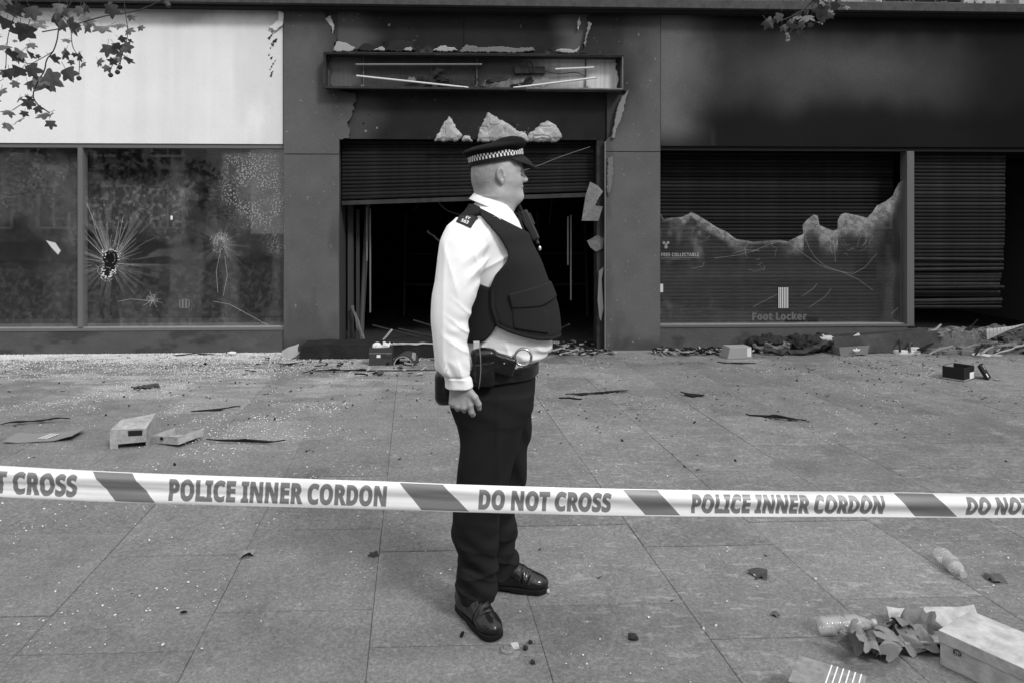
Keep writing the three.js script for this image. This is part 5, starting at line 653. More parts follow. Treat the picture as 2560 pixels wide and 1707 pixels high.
planeTree('plane tree whose small pale spray hangs before the sooty panel', [11, 0, 11.5], 0.4, [[8, 5.6, 9.5], [4.5, 5.0, 6.6], [2.5, 3.7, 5.1], [1.95, 2.95, 4.76]], LEAVES_B, [], TWIGS_B, 302, leafPale, 0.72);
// ---------------------------------------------------------------- the far side of the street, seen only mirrored in the glass
function farHouse(label, x0, x1, h, z, tone, seed) {
  const b = thing('street_building', label, 'building', [(x0 + x1) / 2, 0, z], 0), W = x1 - x0, r = rng(seed);
  part(b, 'wall', box(W, h, 6, 0, h / 2, 3), mat(tone, 0.9, { mapRep: 0.3 })); part(b, 'plinth', box(W + 0.1, 0.8, 0.2, 0, 0.4, -0.08), mat(tone * 0.5, 0.9)); part(b, 'cornice', box(W + 0.4, 0.35, 0.5, 0, h, -0.15), mat(tone, 0.9)); part(b, 'string_course', box(W, 0.22, 0.16, 0, 4.0, -0.06), mat(tone * 0.9, 0.9));
  const wm = mat(0.03, 0.1), fm = mat(0.6, 0.7);
  for (let fl = 0; fl * 3.1 + 3.4 < h; fl++) for (let i = 0; i * 2.4 + 2 < W; i++) { const x = -W / 2 + 1.4 + i * 2.4, y = 2.3 + fl * 3.1; const w = part(b, 'window', box(1.25, 1.75, 0.1, x, y, -0.02), wm); part(w, 'frame', join([box(1.4, 0.1, 0.16, x, y + 0.9, -0.04), box(1.4, 0.1, 0.22, x, y - 0.9, -0.06), box(0.1, 1.75, 0.16, x - 0.65, y, -0.04), box(0.1, 1.75, 0.16, x + 0.65, y, -0.04), box(0.06, 1.7, 0.14, x, y, -0.04)]), fm); }
}
farHouse('pale rendered house across the street, mirrored in the left window', -27, -12, 11, 23, 0.5, 1);
farHouse('long grey terrace across the street behind the camera', -6, 30, 9, 26, 0.25, 2);
// ---------------------------------------------------------------- cordon tape
{
  const pts = [[-3.2, 1.02, 6.79], [-2.3, 0.93, 6.735], [-1.243, 0.833, 6.674], [-0.928, 0.806, 6.655], [-0.258, 0.761, 6.618], [0.009, 0.743, 6.605], [0.475, 0.717, 6.583], [1.191, 0.688, 6.552], [1.58, 0.673, 6.537], [2.6, 0.655, 6.48], [3.6, 0.66, 6.43]].map((p) => new THREE.Vector3(...p));
  const curve = new THREE.CatmullRomCurve3(pts), N = 420, K = 12, P = [], U = [], I = [], period = 1.415; curve.arcLengthDivisions = 800;
  // arc position of x = the P of POLICE, so that the print stands where it does
  const L = curve.getLength(); let sP = 0; for (let i = 0; i <= 2000; i++) if (curve.getPointAt(i / 2000).x > -0.832) { sP = i / 2000 * L; break; }
  for (let lay = 0; lay < 2; lay++) for (let i = 0; i <= N; i++) {
    const t = i / N, s = t * L, c = curve.getPointAt(t), tan = curve.getTangentAt(t), x = c.x, w = lerp(0.0785, 0.0675, clamp((x + 1.3) / 3));
    const up = new THREE.Vector3(0, 1, 0).addScaledVector(tan, -tan.y).normalize(), out = new THREE.Vector3().crossVectors(tan, up).normalize();
    for (let k = 0; k <= K; k++) { const v = k / K - 0.5; const curl = 0.006 * Math.cos(v * 3.0) + 0.0035 * Math.sin(v * 9 + 1.2 * Math.sin(s * 1.7)) + 0.0026 * (n2(s * 9, v * 7 + 3) - 0.5) + 0.0016 * Math.sin(v * 26 + 3 * n2(s * 3, 1)) * ss(0.3, 0.7, n2(s * 1.3, 8)) + 0.003 * (n2(s * 2.2, v * 3) - 0.5); P.push(c.x + up.x * v * w + out.x * (curl - lay * 0.0003), c.y + up.y * v * w + out.y * curl, c.z + up.z * v * w + out.z * (curl - lay * 0.0003)); U.push((s - sP) / period, v + 0.5); }
  }
  const n = (N + 1) * (K + 1), at = (i, k, l) => l * n + i * (K + 1) + k;
  for (let i = 0; i < N; i++) for (let k = 0; k < K; k++) { I.push(at(i, k, 0), at(i + 1, k, 0), at(i, k + 1, 0), at(i + 1, k, 0), at(i + 1, k + 1, 0), at(i, k + 1, 0)); I.push(at(i, k, 1), at(i, k + 1, 1), at(i + 1, k, 1), at(i + 1, k, 1), at(i, k + 1, 1), at(i + 1, k + 1, 1)); }
  const g = new THREE.BufferGeometry(); g.setAttribute('position', new THREE.Float32BufferAttribute(P, 3)); g.setAttribute('uv', new THREE.Float32BufferAttribute(U, 2)); g.setIndex(I); g.computeVertexNormals();
  const tex = canvasTex(2048, 112, (c, w, h) => {
    c.fillStyle = 'rgb(246,246,246)'; c.fillRect(0, 0, w, h); const ink = 'rgb(128,128,128)'; c.fillStyle = ink; c.strokeStyle = ink; c.lineJoin = 'miter';
    const X = (px) => (px - 375) / 1208 * w; // print positions along one repeat
    const txt = (s, a, b) => { c.save(); c.font = 'bold 106px sans-serif'; const m = c.measureText(s).width, k = (X(b) - X(a)) / (m + 6); c.translate(X(a) + 3 * k, 95); c.scale(k, 1); c.lineWidth = 7; c.fillText(s, 0, 0); c.strokeText(s, 0, 0); c.restore(); };
    txt('POLICE INNER CORDON', 375, 866); txt('DO NOT CROSS', 1072, 1392);
    for (const [a, b, a2, b2] of [[890, 990, 945, 1055], [1418, 1503, 1475, 1560]]) { c.beginPath(); c.moveTo(X(a), 3); c.lineTo(X(b), 3); c.lineTo(X(b2), h - 4); c.lineTo(X(a2), h - 4); c.closePath(); c.fill(); }
  });
  tex.wrapS = THREE.RepeatWrapping;
  const m = new THREE.MeshPhysicalMaterial({ map: tex, roughness: 0.38, transmission: 0.12, thickness: 0, side: THREE.DoubleSide, bumpMap: rep(weaveBump, 1), bumpScale: 0.0 }); m.bumpMap = null;
  const tp = part(scene, 'cordon_tape', g, m); tagMesh(tp, 'white police cordon tape stretched across the foreground', 'tape');
}
// ---------------------------------------------------------------- litter: each piece a thing
const card = mat(0.46, 0.85, { bump: 0.0015, bumpRep: 8, mapRep: 2.2 }), cardDark = mat(0.02, 0.6, { bump: 0.001, bumpRep: 8 }), charM = mat(0.02, 0.9, { bump: 0.004, bumpRep: 12 });
const T = 0.003;
function tray(w, h, d, t = T) { return join([box(w, t, d, 0, t / 2, 0), box(w, h, t, 0, h / 2, d / 2 - t / 2), box(w, h, t, 0, h / 2, -d / 2 + t / 2), box(t, h, d - 2 * t, w / 2 - t / 2, h / 2, 0), box(t, h, d - 2 * t, -w / 2 + t / 2, h / 2, 0)]); }
{ // overturned pale shoe box, one flap down
  const b = thing('shoe_box', 'pale shoe box lying upside down with a black label, beside its lid', 'box', [-2.4, 0.0, 3.53], 0.16);
  const w = 0.225, h = 0.1, d = 0.23, y = 0.026;
  const g = join([poly([[-w / 2, h + y], [w / 2, h + y], [w / 2, h + y - 0.002], [-w / 2, h + y - 0.002]], d).translate(0, 0, -d / 2), poly([[-w / 2, 0.0], [-w / 2 + 0.05, 0.0], [-w / 2 + 0.05, y + 0.005], [w / 2, y + 0.012], [w / 2, h + y], [-w / 2, h + y]], T).translate(0, 0, d / 2 - T), box(T, h, d - 2 * T, -w / 2 + T / 2, h / 2 + y, 0), box(T, h + y, d - 2 * T, w / 2 - T / 2, (h + y) / 2, 0), box(w, h, T, 0, h / 2 + y, -d / 2 + T / 2)]);
  const p = g.attributes.position; for (let i = 0; i < p.count; i++) if (p.getY(i) > 0.05) { const z = p.getZ(i), x = p.getX(i); p.setY(i, p.getY(i) + (0.5 - z / d) * 0.032 * (0.4 + (x + w / 2) / w)); } g.computeVertexNormals();
  part(b, 'card_shell', g, card); part(b, 'label', box(0.088, 0.036, 0.001, 0.045, 0.1, d / 2 + 0.0012), new THREE.MeshStandardMaterial({ roughness: 0.6, map: canvasTex(128, 64, (c) => { c.fillStyle = 'rgb(14,14,14)'; c.fillRect(0, 0, 128, 64); c.fillStyle = 'rgb(150,150,150)'; c.font = 'bold 22px sans-serif'; c.fillText('C3', 52, 40); c.beginPath(); c.arc(96, 30, 10, 0, 7); c.fill(); }) }));
  const l = thing('box_lid', 'pale shallow box lid tilted on the paving right of the overturned box', 'box lid', [-2.12, 0.002, 3.5], -0.5);
  part(l, 'lid_tray', jitterGeo(tray(0.28, 0.05, 0.2), 0.02, 7), card); part(l, 'thumb_hole', new THREE.CylinderGeometry(0.011, 0.011, 0.002, 14).scale(1.5, 1, 1).rotateX(Math.PI / 2).translate(-0.02, 0.032, 0.1025), mat(0.02, 0.9)); l.rotation.z = 0.09; l.position.y = 0.014;
  const f = thing('flattened_box', 'flattened grey cardboard with three pale stripes at the left edge', 'cardboard', [-3.08, 0.006, 3.38], 0.12);
  const fg = new THREE.BoxGeometry(0.44, 0.004, 0.22, 16, 1, 6); const fp = fg.attributes.position; for (let i = 0; i < fp.count; i++) { const x = fp.getX(i); fp.setY(i, fp.getY(i) + 0.03 * ss(0.08, 0.24, x) + 0.012 * ss(-0.12, -0.22, x) + 0.008 * (n2(x * 12, fp.getZ(i) * 12) - 0.5)); } fg.computeVertexNormals(); part(f, 'sheet', metreUV(fg), mat(0.2, 0.9, { bump: 0.001, bumpRep: 5 }));
  for (let i = 0; i < 3; i++) part(f, 'stripe', box(0.012, 0.002, 0.12, 0.0 + i * 0.026, 0.008, 0.0).rotateY(-0.3), mat(0.6, 0.8));
}
function beam(name, label, cat, a, b, w, h, m, seed, group) { // a charred length of timber
  const A = new THREE.Vector3(...a), B = new THREE.Vector3(...b), L = A.distanceTo(B); let g = new THREE.BoxGeometry(L, h, w, Math.max(4, Math.round(L / 0.06)), 2, 2);
  if (name === 'charred_strip') { const r = rng(seed * 13), up = [], dn = [], n = Math.max(6, Math.round(L / 0.025)); for (let i = 0; i <= n; i++) { const t = i / n, k = Math.pow(Math.sin(Math.PI * clamp(t, 0.02, 0.98)), 0.5) * (0.25 + 1.1 * r()) * w * 1.1, c = w * 1.3 * (n2(t * 4 + seed, 2) - 0.5); up.push([(t - 0.5) * L, c + k * 0.5]); dn.unshift([(t - 0.5) * L, c - k * 0.5 * (0.4 + r())]); } g = poly([...up, ...dn], 0.007); g.rotateX(-Math.PI / 2); const q = g.attributes.position; for (let i = 0; i < q.count; i++) q.setY(i, q.getY(i) + 0.05 * Math.max(0, n2(q.getX(i) * 7 + seed, q.getZ(i) * 9) - 0.45)); g.computeVertexNormals(); const qq = new THREE.Quaternion().setFromUnitVectors(new THREE.Vector3(1, 0, 0), B.clone().sub(A).normalize()), o2 = part(scene, name, metreUV(g), m); o2.position.copy(A.clone().add(B).multiplyScalar(0.5)); o2.position.y = 0.004; o2.quaternion.copy(qq); return tagMesh(o2, label, cat, group); } { const bp = g.attributes.position; for (let i = 0; i < bp.count; i++) { const t = Math.abs(bp.getX(i)) / L * 2, k = (1 - 0.6 * t * t) * (0.6 + 0.8 * n2(bp.getX(i) * 11 + seed, seed)); bp.setZ(i, bp.getZ(i) * k + w * 0.9 * (n2(bp.getX(i) * 5 + seed, 3) - 0.5)); bp.setY(i, bp.getY(i) * (0.5 + 0.7 * n2(bp.getX(i) * 14, seed))); } } jitterGeo(g, Math.min(w, h) * 0.9, 22, seed); const q = new THREE.Quaternion().setFromUnitVectors(new THREE.Vector3(1, 0, 0), B.clone().sub(A).normalize());
  const mid = A.clone().add(B).multiplyScalar(0.5), o = part(scene, name, metreUV(g), m); o.position.copy(mid); o.quaternion.copy(q); return tagMesh(o, label, cat, group);
}
{ const g = thing('fallen_fascia', 'long black fallen fascia box lying across the left doorstep', 'debris', [-1.12, 0.0, 0.22], 0.02); const s = new THREE.BoxGeometry(1.85, 0.15, 0.42, 40, 4, 8); jitterGeo(s, 0.02, 6, 3); s.translate(0, 0.08, 0); part(g, 'casing', metreUV(s), mat(0.03, 0.65, { bump: 0.003, bumpRep: 5, mapRep: 1 })); part(g, 'peeled_lip', jitterGeo(new THREE.BoxGeometry(0.8, 0.012, 0.05, 30, 1, 2), 0.03, 16, 4).translate(0.5, 0.165, 0.2), mat(0.4, 0.8)); }
{ // tall dark shoe box with torn tissue
  const b = thing('shoe_box', 'dark upright shoe box with a small white label before the fallen fascia', 'box', [-1.1, 0, 0.72], 0.03); part(b, 'card_shell', jitterGeo(tray(0.245, 0.19, 0.2), 0.008, 9), mat(0.05, 0.7, { bump: 0.001, bumpRep: 8 }));
  part(b, 'seam', box(0.24, 0.004, 0.002, 0, 0.13, 0.1012), mat(0.3, 0.7)); part(b, 'label', box(0.04, 0.03, 0.002, -0.02, 0.1, 0.1012), mat(0.75, 0.8)); part(b, 'label', box(0.1, 0.045, 0.0015, 0.06, 0.1, 0.1012), new THREE.MeshStandardMaterial({ roughness: 0.7, map: canvasTex(64, 32, (c) => { c.fillStyle = 'rgb(40,40,40)'; c.fillRect(0, 0, 64, 32); c.fillStyle = 'rgb(170,170,170)'; c.fillRect(52, 2, 10, 28); c.fillRect(40, 4, 6, 20); c.fillRect(4, 24, 34, 4); }) }));
  part(b, 'tissue', jitterGeo(new THREE.BoxGeometry(0.2, 0.03, 0.14, 14, 2, 10), 0.07, 20, 5).translate(0, 0.19, 0), mat(0.6, 0.9));
  const h = thing('curved_trim', 'dark arched piece of trim standing on its ends beside the dark shoe box', 'debris', [-0.835, 0, 0.72], -0.15); const s = new THREE.Shape(); s.absarc(0, 0, 0.118, 0, Math.PI, false); s.absarc(0, 0, 0.1, Math.PI, 0, true); part(h, 'arch', new THREE.ExtrudeGeometry(s, { depth: 0.22, bevelEnabled: true, bevelSize: 0.003, bevelThickness: 0.003, curveSegments: 18 }).translate(0, 0, -0.1), mat(0.05, 0.6)); const s2 = new THREE.Shape(); s2.absarc(0, 0, 0.101, 0.4, Math.PI, false); s2.absarc(0, 0, 0.094, Math.PI, 0.4, true); part(h, 'arch_edge', new THREE.ExtrudeGeometry(s2, { depth: 0.01, bevelEnabled: false, curveSegments: 18 }).translate(0, 0, 0.114), mat(0.4, 0.7)); part(h, 'torn_tab', jitterGeo(box(0.03, 0.07, 0.02, 0.1, 0.09, 0.08), 0.03, 20), mat(0.3, 0.8));
}
function pebble(label, x, z, s, tone, seed, cat = 'stone', name = 'stone', group) { const g = jitterGeo(new THREE.IcosahedronGeometry(s, 2), s * 0.9, 1.2 / s, seed); g.scale(1, 0.75, 0.9); g.translate(0, s * 0.6, 0); const m = part(scene, name, metreUV(g), mat(tone, 0.9, { bump: 0.003, bumpRep: 10 })); m.position.set(x, 0, z); m.rotation.y = seed; return tagMesh(m, label, cat, group); }
pebble('small dark lump of rubble before the dark shoe box', -1.03, 1.33, 0.042, 0.07, 4); pebble('tiny black cinder on the pale glass under the left window', -2.98, 0.72, 0.018, 0.02, 6, 'cinder', 'cinder');
{ const m = part(scene, 'cardboard_scrap', jitterGeo(metreUV(new THREE.BoxGeometry(0.2, 0.006, 0.16, 8, 1, 6)), 0.03, 12, 2), mat(0.3, 0.85)); m.position.set(-2.17, 0.06, 0.36); m.rotation.set(0.7, 0.2, 0.35); tagMesh(m, 'pale crumpled cardboard scrap at the foot of the left pillar', 'cardboard'); }
{ const c = thing('drink_bottle', 'tiny pale bottle lying at the foot of the left window', 'bottle', [-2.86, 0.02, 0.12], 0.7); part(c, 'bottle_body', new THREE.LatheGeometry([[0, 0], [0.018, 0], [0.02, 0.01], [0.02, 0.06], [0.008, 0.085], [0.008, 0.1], [0, 0.1]].map((p) => new THREE.Vector2(...p)), 14).rotateZ(1.4), mat(0.65, 0.5)); part(c, 'cap', new THREE.CylinderGeometry(0.009, 0.009, 0.014, 10).rotateZ(1.4).translate(-0.105, 0.018, 0), mat(0.05, 0.5)); }
// --- right-hand heap
{
  const c = thing('fallen_channel', 'long bent metal channel fallen along the right window plinth', 'debris', [4.2, 0.0, 0.12], 0);
  const s = new THREE.Shape([[0, 0], [0.26, 0], [0.26, 0.035], [0.25, 0.035], [0.25, 0.01], [0.01, 0.01], [0.01, 0.22], [0.05, 0.22], [0.05, 0.23], [0, 0.23]].map((p) => new THREE.Vector2(...p))); const g = new THREE.ExtrudeGeometry(s, { depth: 2.3, steps: 40, bevelEnabled: false }); g.rotateY(-Math.PI / 2); g.rotateY(Math.PI); g.translate(-1.15, 0, 0.0);
  g.rotateY(0); const p = g.attributes.position; for (let i = 0; i < p.count; i++) { const x = p.getX(i), t = (x + 1.15) / 2.3; p.setXYZ(i, x, p.getY(i) * lerp(0.62, 1.0, t) + 0.03 * t + 0.012 * (n2(x * 5, p.getZ(i) * 9) - 0.5), -p.getZ(i) * -1 + 0.02 * (n2(x * 4, p.getY(i) * 8 + 4) - 0.5)); } g.computeVertexNormals(); part(c, 'channel', metreUV(g), mat(0.062, 0.55, { bump: 0.002, bumpRep: 6, mapRep: 1.2 }));
  const front = jitterGeo(new THREE.BoxGeometry(1.25, 0.2, 0.02, 24, 4, 1), 0.03, 5, 9); front.rotateZ(0.055); front.translate(0.5, 0.13, 0.2); part(c, 'front_plate', metreUV(front), mat(0.07, 0.6, { bump: 0.002, bumpRep: 6, mapRep: 1.2 }));
  const cl = thing('burnt_cloth', 'heap of burnt crumpled material lying in the fallen channel', 'debris', [3.68, 0.03, 0.17], 0);
  const blob = (cx, cy, cz, rx, ry, rz, q) => (x, y, z) => sdEll(x, y, z, [cx, cy, cz], [rx, ry, rz]) + 0.075 * (n3(x * 13 + q, y * 13, z * 13) - 0.5) + 0.04 * (n3(x * 30, y * 30 + q, z * 30) - 0.5);
  part(cl, 'cloth', meshField((x, y, z) => smin(blob(-0.3, 0.07, 0, 0.24, 0.1, 0.14, 1)(x, y, z), blob(0.2, 0.08, 0.0, 0.3, 0.1, 0.15, 5)(x, y, z), 0.05), [-0.65, -0.06, -0.25], [0.65, 0.28, 0.25], 0.012), mat(0.025, 0.6, { bump: 0.004, bumpRep: 9 }));
  part(cl, 'singed_patch', meshField(blob(-0.3, 0.04, 0.1, 0.2, 0.05, 0.06, 3), [-0.6, -0.08, -0.05], [0.0, 0.16, 0.25], 0.01), mat(0.13, 0.7, { bump: 0.004, bumpRep: 9 })); part(cl, 'singed_patch', meshField(blob(0.42, 0.12, 0.06, 0.12, 0.035, 0.05, 8), [0.22, 0.0, -0.08], [0.62, 0.24, 0.2], 0.01), mat(0.4, 0.7));
  part(cl, 'melted_edge', jitterGeo(tube([[-0.42, 0.03, 0.2], [-0.2, 0.0, 0.22], [0.02, -0.005, 0.22], [0.16, 0.05, 0.21], [0.3, 0.1, 0.19]], 0.03, 40, 9), 0.06, 16, 2), mat(0.04, 0.6));
  const b = thing('shoe_box', 'grey shoe box with three white stripes beside the right pillar rubble', 'box', [2.87, 0, 0.5], 0.12); const bg = new RoundedBoxGeometry(0.29, 0.13, 0.2, 3, 0.008); { const q = bg.attributes.position; for (let i = 0; i < q.count; i++) { const y = q.getY(i); q.setX(i, q.getX(i) * (y > 0 ? 0.9 : 1.02) + (y > 0 ? 0.015 : 0)); if (y > 0) q.setZ(i, q.getZ(i) * 0.92); } } bg.translate(0, 0.065, 0); bg.computeVertexNormals(); part(b, 'card_shell', metreUV(bg), mat(0.26, 0.85, { bump: 0.0015, bumpRep: 7 })); for (let i = 0; i < 3; i++) part(b, 'stripe', box(0.012, 0.105, 0.002, 0.096 + i * 0.016, 0.066, 0.0985 + 0.0).rotateX(0), mat(0.72, 0.8), { rot: [-0.03, 0, 0] });
  const k = thing('crushed_box', 'crushed grey box with a small white leaf emblem beside the fallen channel', 'box', [4.26, 0, 0.36], 0.1); part(k, 'card_shell', jitterGeo(tray(0.34, 0.1, 0.2), 0.05, 9, 3), mat(0.16, 0.85, { bump: 0.002, bumpRep: 7 }));
  decal(k, 'emblem', canvasTex(64, 64, (c) => { c.clearRect(0, 0, 64, 64); c.fillStyle = 'rgb(225,225,225)'; for (const a of [-0.75, 0, 0.75]) { c.save(); c.translate(32, 44); c.rotate(a); c.beginPath(); c.ellipse(0, -20, 9, 20, 0, 0, 7); c.fill(); c.restore(); } c.clearRect(4, 34, 56, 3); c.clearRect(4, 40, 56, 3); }), -0.05, 0.05, 0.03, 0.1, 0.135);
  const paper = part(scene, 'crumpled_paper', jitterGeo(metreUV(new THREE.BoxGeometry(0.16, 0.17, 0.004, 10, 12, 1)), 0.07, 14, 6), mat(0.68, 0.9)); paper.position.set(4.42, 0.1, 0.26); paper.rotation.set(-0.4, -0.2, 0.35); tagMesh(paper, 'white crumpled sheet of paper sticking up behind the crushed grey box', 'paper'); const paper2 = part(scene, 'crumpled_paper', jitterGeo(metreUV(new THREE.BoxGeometry(0.2, 0.1, 0.004, 10, 8, 1)), 0.08, 12, 16), mat(0.55, 0.9)); paper2.position.set(4.27, 0.1, 0.28); paper2.rotation.set(-0.9, 0.1, -0.1); tagMesh(paper2, 'pale torn tissue lying in the crushed grey box', 'paper');
  const sd = thing('sandal', 'pale-soled sandal with dark straps lying at the foot of the right mullion', 'shoe', [4.95, 0, 0.34], 0.05); const so = new THREE.Shape(); so.moveTo(-0.14, 0); so.bezierCurveTo(-0.15, 0.05, -0.04, 0.04, 0.02, 0.045); so.bezierCurveTo(0.1, 0.06, 0.15, 0.05, 0.15, 0); so.bezierCurveTo(0.15, -0.05, 0.08, -0.05, 0.02, -0.04); so.bezierCurveTo(-0.06, -0.035, -0.14, -0.05, -0.14, 0); const sg = new THREE.ExtrudeGeometry(so, { depth: 0.02, bevelEnabled: true, bevelSize: 0.004, bevelThickness: 0.004, curveSegments: 8 }); sg.rotateX(-Math.PI / 2); sg.translate(0, 0.004, 0); part(sd, 'sole', sg, mat(0.62, 0.7)); part(sd, 'strap', tube([[0.0, 0.02, 0.05], [0.02, 0.07, 0.02], [0.07, 0.075, -0.01], [0.1, 0.02, -0.05]], 0.014, 16, 7), mat(0.06, 0.8)); part(sd, 'strap', tube([[-0.11, 0.02, 0.045], [-0.09, 0.1, 0.02], [-0.05, 0.09, -0.02], [0.02, 0.02, -0.05]], 0.012, 16, 7), mat(0.04, 0.8)); sd.scale.set(1.05, 1.5, 1.2); part(sd, 'footbed', box(0.12, 0.03, 0.07, 0.08, 0.035, 0, 0.012), mat(0.42, 0.8));
  const blk = (label, x, z, w, h, d, tone, t) => { const m = part(scene, 'wood_block', jitterGeo(metreUV(new RoundedBoxGeometry(w, h, d, 2, 0.006)), 0.008, 20, x), mat(tone, 0.85, { bump: 0.002, bumpRep: 9 })); m.position.set(x, h / 2, z); m.rotation.y = t; tagMesh(m, label, 'wood block'); };
  blk('short upright pale block right of the sandal', 5.275, 0.19, 0.11, 0.115, 0.1, 0.2, 0.1); blk('squat grey block lying before the rubble heap', 5.6, 0.42, 0.14, 0.085, 0.12, 0.14, -0.1);
  beam('timber_batten', 'pale timber batten lying before the rubble heap at far right', 'timber', [5.15, 0.03, 0.27], [5.62, 0.02, 0.47], 0.03, 0.025, mat(0.2, 0.85), 2); beam('metal_rod', 'short white-ended rod lying right of the squat grey block', 'rod', [5.62, 0.02, 0.52], [5.9, 0.015, 0.6], 0.025, 0.025, mat(0.6, 0.6), 3); beam('charred_pole', 'thin black pole leaning on the rubble heap at far right', 'pole', [5.0, 0.04, 0.18], [6.05, 0.26, 0.0], 0.04, 0.035, charM, 4); beam('metal_rod', 'long thin pale rod resting on the wire mesh at far right', 'rod', [5.75, 0.02, 0.62], [6.75, 0.2, 0.3], 0.014, 0.012, mat(0.4, 0.5), 6);
  // rubble heap
  const r = rng(88), hp = new THREE.PlaneGeometry(2.6, 0.9, 80, 32); hp.rotateX(-Math.PI / 2); const q = hp.attributes.position; for (let i = 0; i < q.count; i++) { const x = q.getX(i), z = q.getZ(i), e = ss(1.3, 0.8, Math.abs(x)) * ss(0.45, 0.1, z); q.setY(i, -0.01 + e * (0.03 + 0.17 * fbm(x * 4, z * 4 + 4, 4) + 0.09 * Math.abs(n2(x * 13, z * 13) - 0.5) + 0.1 * fbm(x * 26, z * 26, 3))); } hp.computeVertexNormals();
  const heap = thing('rubble_heap', 'low heap of broken rubble under the buckled shutter at far right', 'rubble', [6.35, 0, 0.05], 0); heap.userData.kind = 'stuff'; part(heap, 'mound', metreUV(hp), mat(0.12, 0.95, { bump: 0.01, bumpRep: 4, mapRep: 1.5 })); const ch = []; for (let i = 0; i < 520; i++) { const s = rr(0.012, 0.07, r), x = rr(-1.1, 1, r), z = rr(-0.2, 0.36, r), g = jitterGeo(new THREE.BoxGeometry(s * 1.4, s * 0.7, s, 2, 2, 2), s * 0.6, 12, i); g.rotateY(r() * 6); g.rotateZ((r() - 0.5)); g.translate(x, 0.015 + 0.19 * ss(0.375, 0.05, z) * ss(1.15, 0.75, Math.abs(x)), z); ch.push(g); } part(heap, 'chunks', join(ch), mat(0.2, 0.95, { bump: 0.004, bumpRep: 6 }), { kind: 'stuff' });
  const sp2 = []; for (let i = 0; i < 70; i++) { const x = rr(-1.2, 1.1, r), z = rr(-0.1, 0.5, r), L = rr(0.12, 0.5, r), a = (r() - 0.5) * 1.6, y = 0.05 + 0.2 * ss(0.45, 0.0, z) * r(); const g = jitterGeo(new THREE.BoxGeometry(L, rr(0.006, 0.02, r), rr(0.008, 0.05, r), 5, 1, 1), 0.03, 9, i); g.rotateZ((r() - 0.4) * 0.5); g.rotateY(a); g.translate(x, y + 0.02, z); sp2.push(g); } part(heap, 'laths', join(sp2.slice(0, 40)), mat(0.26, 0.9), { kind: 'stuff' }); part(heap, 'charred_laths', join(sp2.slice(40)), charM, { kind: 'stuff' });
  const wm = thing('wire_mesh', 'bent sheet of fine pale wire mesh leaning on the rubble at the right edge', 'mesh', [6.22, 0.17, 0.3], 0), wg = []; const pt = (u, v) => [lerp(-0.45, 0.9, u) + 0.35 * v, 0.02 + 0.34 * u * (1 - 0.25 * v) + 0.05 * Math.sin(u * 5 + v * 2), lerp(0.25, -0.25, v) - 0.1 * u]; for (let i = 0; i <= 16; i++) { const v = i / 16; for (let k = 0; k < 6; k++) wg.push(rodBetween(pt(k / 6, v), pt((k + 1) / 6, v), 0.004, 0.004, 5)); } for (let i = 0; i <= 30; i++) { const u = i / 30; for (let k = 0; k < 3; k++) wg.push(rodBetween(pt(u, k / 3), pt(u, (k + 1) / 3), 0.003, 0.003, 5)); } part(wm, 'wire_grid', join(wg), mat(0.34, 0.6));
}
{ // black shoe box seen corner-on, its lid leaning
  const b = thing('shoe_box', 'open black shoe box with a white label standing alone on the right', 'box', [4.64, 0, 1.72], -0.42 + 0.5), w = 0.25, h = 0.13, d = 0.19; b.rotation.y = 0.62;
  part(b, 'card_shell', tray(w, h, d, 0.004), cardDark); part(b, 'lining', join([box(w - 0.012, 0.004, d - 0.012, 0, 0.03, 0), box(w - 0.01, h - 0.03, 0.002, 0, h / 2 + 0.012, -d / 2 + 0.0062), box(0.002, h - 0.03, d - 0.012, -w / 2 + 0.0062, h / 2 + 0.012, 0)]), mat(0.3, 0.85)); part(b, 'base_trim', join([box(w + 0.004, 0.012, 0.003, 0, 0.012, d / 2 + 0.0005), box(0.003, 0.012, d, w / 2 + 0.0005, 0.012, 0), box(w + 0.004, 0.012, 0.003, 0, 0.012, -d / 2 - 0.0005), box(0.003, 0.012, d, -w / 2 - 0.0005, 0.012, 0)]), mat(0.3, 0.7));
  const lab = new THREE.MeshStandardMaterial({ roughness: 0.8, map: canvasTex(128, 80, (c) => { c.fillStyle = 'rgb(235,235,235)'; c.fillRect(0, 0, 128, 80); c.fillStyle = 'rgb(90,90,90)'; for (let i = 0; i < 5; i++) c.fillRect(30, 12 + i * 13, 80 - (i % 3) * 16, 4); }) }); part(b, 'label', box(0.1, 0.06, 0.0015, 0.06, 0.045, d / 2 + 0.0028), lab);
  const l = thing('box_lid', 'black box lid with a white sticker leaning on the open black shoe box', 'box lid', [4.9, 0.0, 1.74], 0.35); const lg = box(0.03, 0.15, 0.16, 0, 0.075, 0, 0.004); lg.rotateZ(0.5); part(l, 'lid_shell', lg, cardDark); const st = box(0.002, 0.035, 0.04, 0.016, 0.04, 0.045); st.rotateZ(0.5); part(l, 'sticker', st, mat(0.75, 0.8)); const st2 = box(0.002, 0.05, 0.014, 0.016, 0.115, -0.02); st2.rotateZ(0.5); part(l, 'sticker', st2, mat(0.6, 0.8)); l.rotation.y = -0.75; l.position.x = 4.93;
  const sc = part(scene, 'paper_scrap', jitterGeo(metreUV(new THREE.BoxGeometry(0.08, 0.003, 0.04, 6, 1, 4)), 0.02, 20, 4), mat(0.35, 0.85)); sc.position.set(4.97, 0.01, 1.82); tagMesh(sc, 'small pale paper scrap right of the black box lid', 'paper');
}
